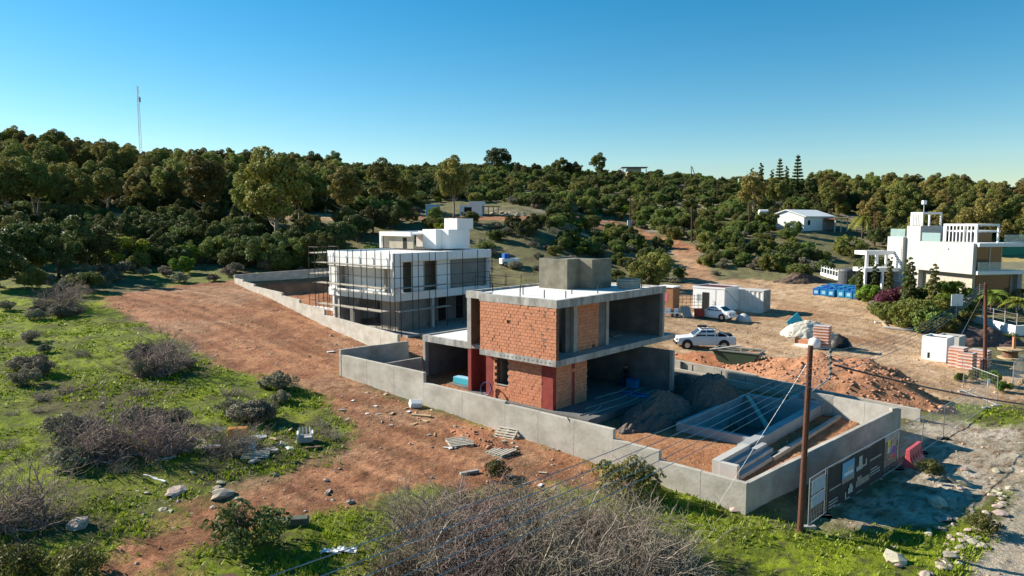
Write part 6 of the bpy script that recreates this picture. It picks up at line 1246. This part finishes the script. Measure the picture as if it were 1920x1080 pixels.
for k in range(32): stone(pg(rv.uniform(1480, 1532), rv.uniform(392, 402)), rv.uniform(.3, .9), 'rock bank beyond the gabled house', 'orange rock in the bank beyond the gabled house')
for k in range(18): stone(pg(rv.uniform(905, 985), rv.uniform(398, 406)), rv.uniform(.3, .8), 'rock bank on the hill terrace', 'pale rock in the bank on the hill terrace')
# ------------------------------------------------------------------ debris
def pallet(p, rz, label, tilt=0):
    o = thing('timber_pallet', label, 'pallet', p, rz); o.rotation_euler = (tilt, 0, rz)
    for k in range(6): MB().box(-.6, .6, -.5 + k * .18, -.4 + k * .18, .12, .145).build('slat', PLANK, o)
    for y in (-.5, -.05, .40): MB().box(-.6 if y else -.6, .6, y, y + .1, 0, .02).build('base_board', PLANK, o)
    for x in (-.58, -.05, .48): MB().box(x, x + .1, -.5, .5, .02, .12).build('bearer', PLANK, o)
    return o
pallet(pg(862, 832), .4, 'weathered pallet lying on the soil below the stepped wall', .12); pallet(pg(948, 818), -.5, 'pale pallet leaning on the base of the stepped wall', .5); pallet(pg(480, 856), .2, 'broken grey pallet in the rubbish heap', .1); pallet(pg(940, 850), .9, 'small broken pallet near the red soil heap')
def chunk(p, dims, rz, m, label, cat='board', tilt=(0, 0), name='board'):
    o = MB().box(-dims[0] / 2, dims[0] / 2, -dims[1] / 2, dims[1] / 2, 0, dims[2]).build(name, m, bevel=min(dims) * .15); o.location = p; o.rotation_euler = (tilt[0], tilt[1], rz); return tag(o, label, cat)
chunk(pg(380, 842), (1.5, .7, .04), .1, mat('metal_sheet', (.62, .66, .70), (.5, .54, .58), 2, .35, metal=.3), 'pale blue metal sheet lying flat in the rubbish heap', tilt=(.15, 0), name='metal_sheet')
chunk(pg(462, 838), (.8, .7, .25), .5, WHITE, 'white block of broken basin on top of the rubbish heap', tilt=(.5, .2), name='broken_basin'); chunk(pg(447, 822), (.95, .5, .55), .2, mat('orange_plastic', (.60, .25, .02), (.45, .16, .02), 4, .5), 'orange plastic crate dumped in the rubbish heap', 'crate', name='orange_crate')
chunk(pg(480, 820), (1.0, .6, .03), .4, MATS['metal_sheet'], 'white and blue sheet behind the orange crate', name='metal_sheet'); chunk(pg(420, 846), (1.6, .3, .25), .5, BROWN, 'dark timber log in the rubbish heap', name='log'); chunk(pg(290, 898), (1.5, .09, .06), -.55, WHITE, 'thin white lath lying on the grass', name='lath')
o = thing('broken_armchair', 'torn white armchair frame dumped at the edge of the red track', 'armchair', pg(572, 830), R(15)); o.scale = (.75, .75, .62); MB().box(-.5, .5, -.4, .4, .1, .55).build('seat_box', mat('dirty_fabric', (.36, .34, .31), (.25, .23, .21), 4, .9), o, bevel=.05)
for x in (-.5, .42): MB().box(x, x + .1, -.4, .4, .55, .85).build('arm', WHITE, o)
for k in range(4): b = MB(); b.bar((-.4 + k * .25, .3, .55), (-.35 + k * .22, .45, 1.1), .05, .05); b.build('back_slat', WHITE, o)
c = pg(622, 1037)
for k, (dx, dy, l) in enumerate([(0, 0, 'crumpled white plastic sheet in the grass beside the thicket'), (.5, .1, 'second crumpled white scrap in the grass beside the thicket')]):
    b = MB(); n = 6; vs = [((i / n - .5) * .7, (j / n - .5) * .4, .03 + .12 * rv.random()) for j in range(n + 1) for i in range(n + 1)]; b.add(vs, [(j * 7 + i, j * 7 + i + 1, (j + 1) * 7 + i + 1, (j + 1) * 7 + i) for j in range(n) for i in range(n)]); o = b.build('plastic_scrap', WPAINT); o.location = (c.x + dx, c.y + dy, c.z); tag(o, l, 'litter')
chunk(pg(778, 762), (.7, .5, .35), .4, WHITE, 'broken white block below the stepped wall', 'block', (.4, .1), 'concrete_block'); chunk(pg(790, 780), (1.2, .25, .08), -.3, TIMBER, 'short plank below the broken white block', name='plank'); chunk(pg(880, 888), (.9, .2, .12), .5, CONC, 'grey kerb piece on the red track', 'block', name='kerb_piece'); chunk(pg(545, 985), (1.3, .4, .3), .15, mat('mesh_roll', (.10, .12, .09), (.06, .07, .05), 6, .8), 'dark roll of netting in the grass beside the leafy shrub', 'netting', name='netting_roll')
chunk(pg(620, 660), (.5, .3, .05), .5, WPAINT, 'white board scrap on the red dirt', name='board_scrap'); chunk(pg(955, 985), (.6, .3, .05), .9, WPAINT, 'pale board caught in the thicket', name='board_scrap')
for k in range(36): chunk(pg(rv.uniform(660, 1080), 0) if False else pg(640 + 400 * (t := rv.random()), 720 + 130 * t + rv.uniform(5, 70)), (rv.uniform(.15, .5), rv.uniform(.05, .2), .04), rv.random() * 6.28, rv.choice([TIMBER, PLANK, WHITE, CONC]), 'small scrap of timber or plaster on the soil below the stepped wall', 'scrap', name='scrap')['group'] = 'scraps below the stepped wall'
for x0, y0, x1, y1, l in [(1640, 606, 1668, 607, 'white beam lying at the edge of the yard'), (1655, 615, 1712, 621, 'long white beam at the foot of the villa thicket'), (1652, 604, 1664, 616, 'pale plank crossing the white beams')]:
    p, q = pg(x0, y0), pg(x1, y1); o = MB(); o.bar((0, 0, .12), q - p + Vector((0, 0, .12)), .22, .16); o = o.build('beam', WHITE if 'white' in l[:11] or 'long' in l else TIMBER); o.location = p; tag(o, l, 'beam')
b = MB(); p, q = top_at(1064, 790, v=VF - .02)[0], None
zt = top_at(1064, 784, v=VF)[1]; b.tube([(0, 0, .02), (.12, -.06, -.2), (.2, -.08, -.6), (.15, -.08, -1.1), (.25, -.12, -1.6)], .025, 6); o = b.build('hose', BLACKP); o.location = (p[0], p[1], zt + .03); tag(o, 'black hose hanging over the stepped wall', 'hose')

for k in range(34):
    q = pg(rv.gauss(455, 62), rv.gauss(838, 16)); chunk(q, (rv.uniform(.3, .9), rv.uniform(.08, .4), rv.uniform(.03, .12)), rv.random() * 6.28, rv.choice([WHITE, PLANK, TIMBER, BROWN, CONC, PLANK]), 'broken board or plaster piece in the rubbish heap', 'scrap', (rv.uniform(-.5, .5), rv.uniform(-.3, .3)), 'scrap')['group'] = 'scraps in the rubbish heap'
# ------------------------------------------------------------------ loose small stones and clods, in numbers nobody could count
def loose():
    r = np.random.default_rng(77); nr, nc = GX.shape; n = 60000
    ii = r.integers(0, nr - 10, n); jj = r.integers(0, nc, n); X = GX[ii, jj] + r.normal(0, .1, n); Y = GY[ii, jj] + r.normal(0, .1, n); Z = GZ[ii, jj]
    u, v = UV(X, Y); inhouse = (u > -11) & (u < 13.5) & (v > .2) & (v < 12.6)
    cl = np.clip((fbm(X * .35, Y * .35, 88) - .36) * 4, .04, 1); keep = (Y < 75) & (np.abs(X) < Y * .8) & ~inhouse & (r.random(n) < cl * np.where(GG[ii, jj] > .5, .16, .8))
    X, Y, Z = X[keep][:16000], Y[keep][:16000], Z[keep][:16000]; k = len(X)
    tv = np.array([(1, 0, 0), (-.5, .8, 0), (-.6, -.7, .1), (.1, .1, .7), (.2, -.9, .25), (.1, 0, -.5)]); tf = np.array([(0, 1, 3), (1, 2, 3), (2, 4, 3), (4, 0, 3), (1, 0, 5), (2, 1, 5), (4, 2, 5), (0, 4, 5)])
    s = (.018 + .085 * r.random(k) ** 4) * np.clip(Y / 32, .8, 1.6); a = r.random(k) * 6.283; ca, sa = np.cos(a), np.sin(a)
    V = tv[None] * s[:, None, None] * r.uniform(.6, 1.4, (k, 1, 3)); V = np.stack([V[..., 0] * ca[:, None] - V[..., 1] * sa[:, None] + X[:, None], V[..., 0] * sa[:, None] + V[..., 1] * ca[:, None] + Y[:, None], V[..., 2] + Z[:, None]], -1).reshape(-1, 3)
    Q = (tf[None] + (np.arange(k) * 6)[:, None, None]).reshape(-1, 3)
    o = link('loose_stones', np_mesh('loose_stones', V, Q, mat('loose_stone', (.50, .38, .28), (.32, .18, .11), 1.5, .95, island=.35), tri=True)); tag(o, 'small loose stones and clods scattered over the bare soil', 'stones', kind='stuff')
loose()
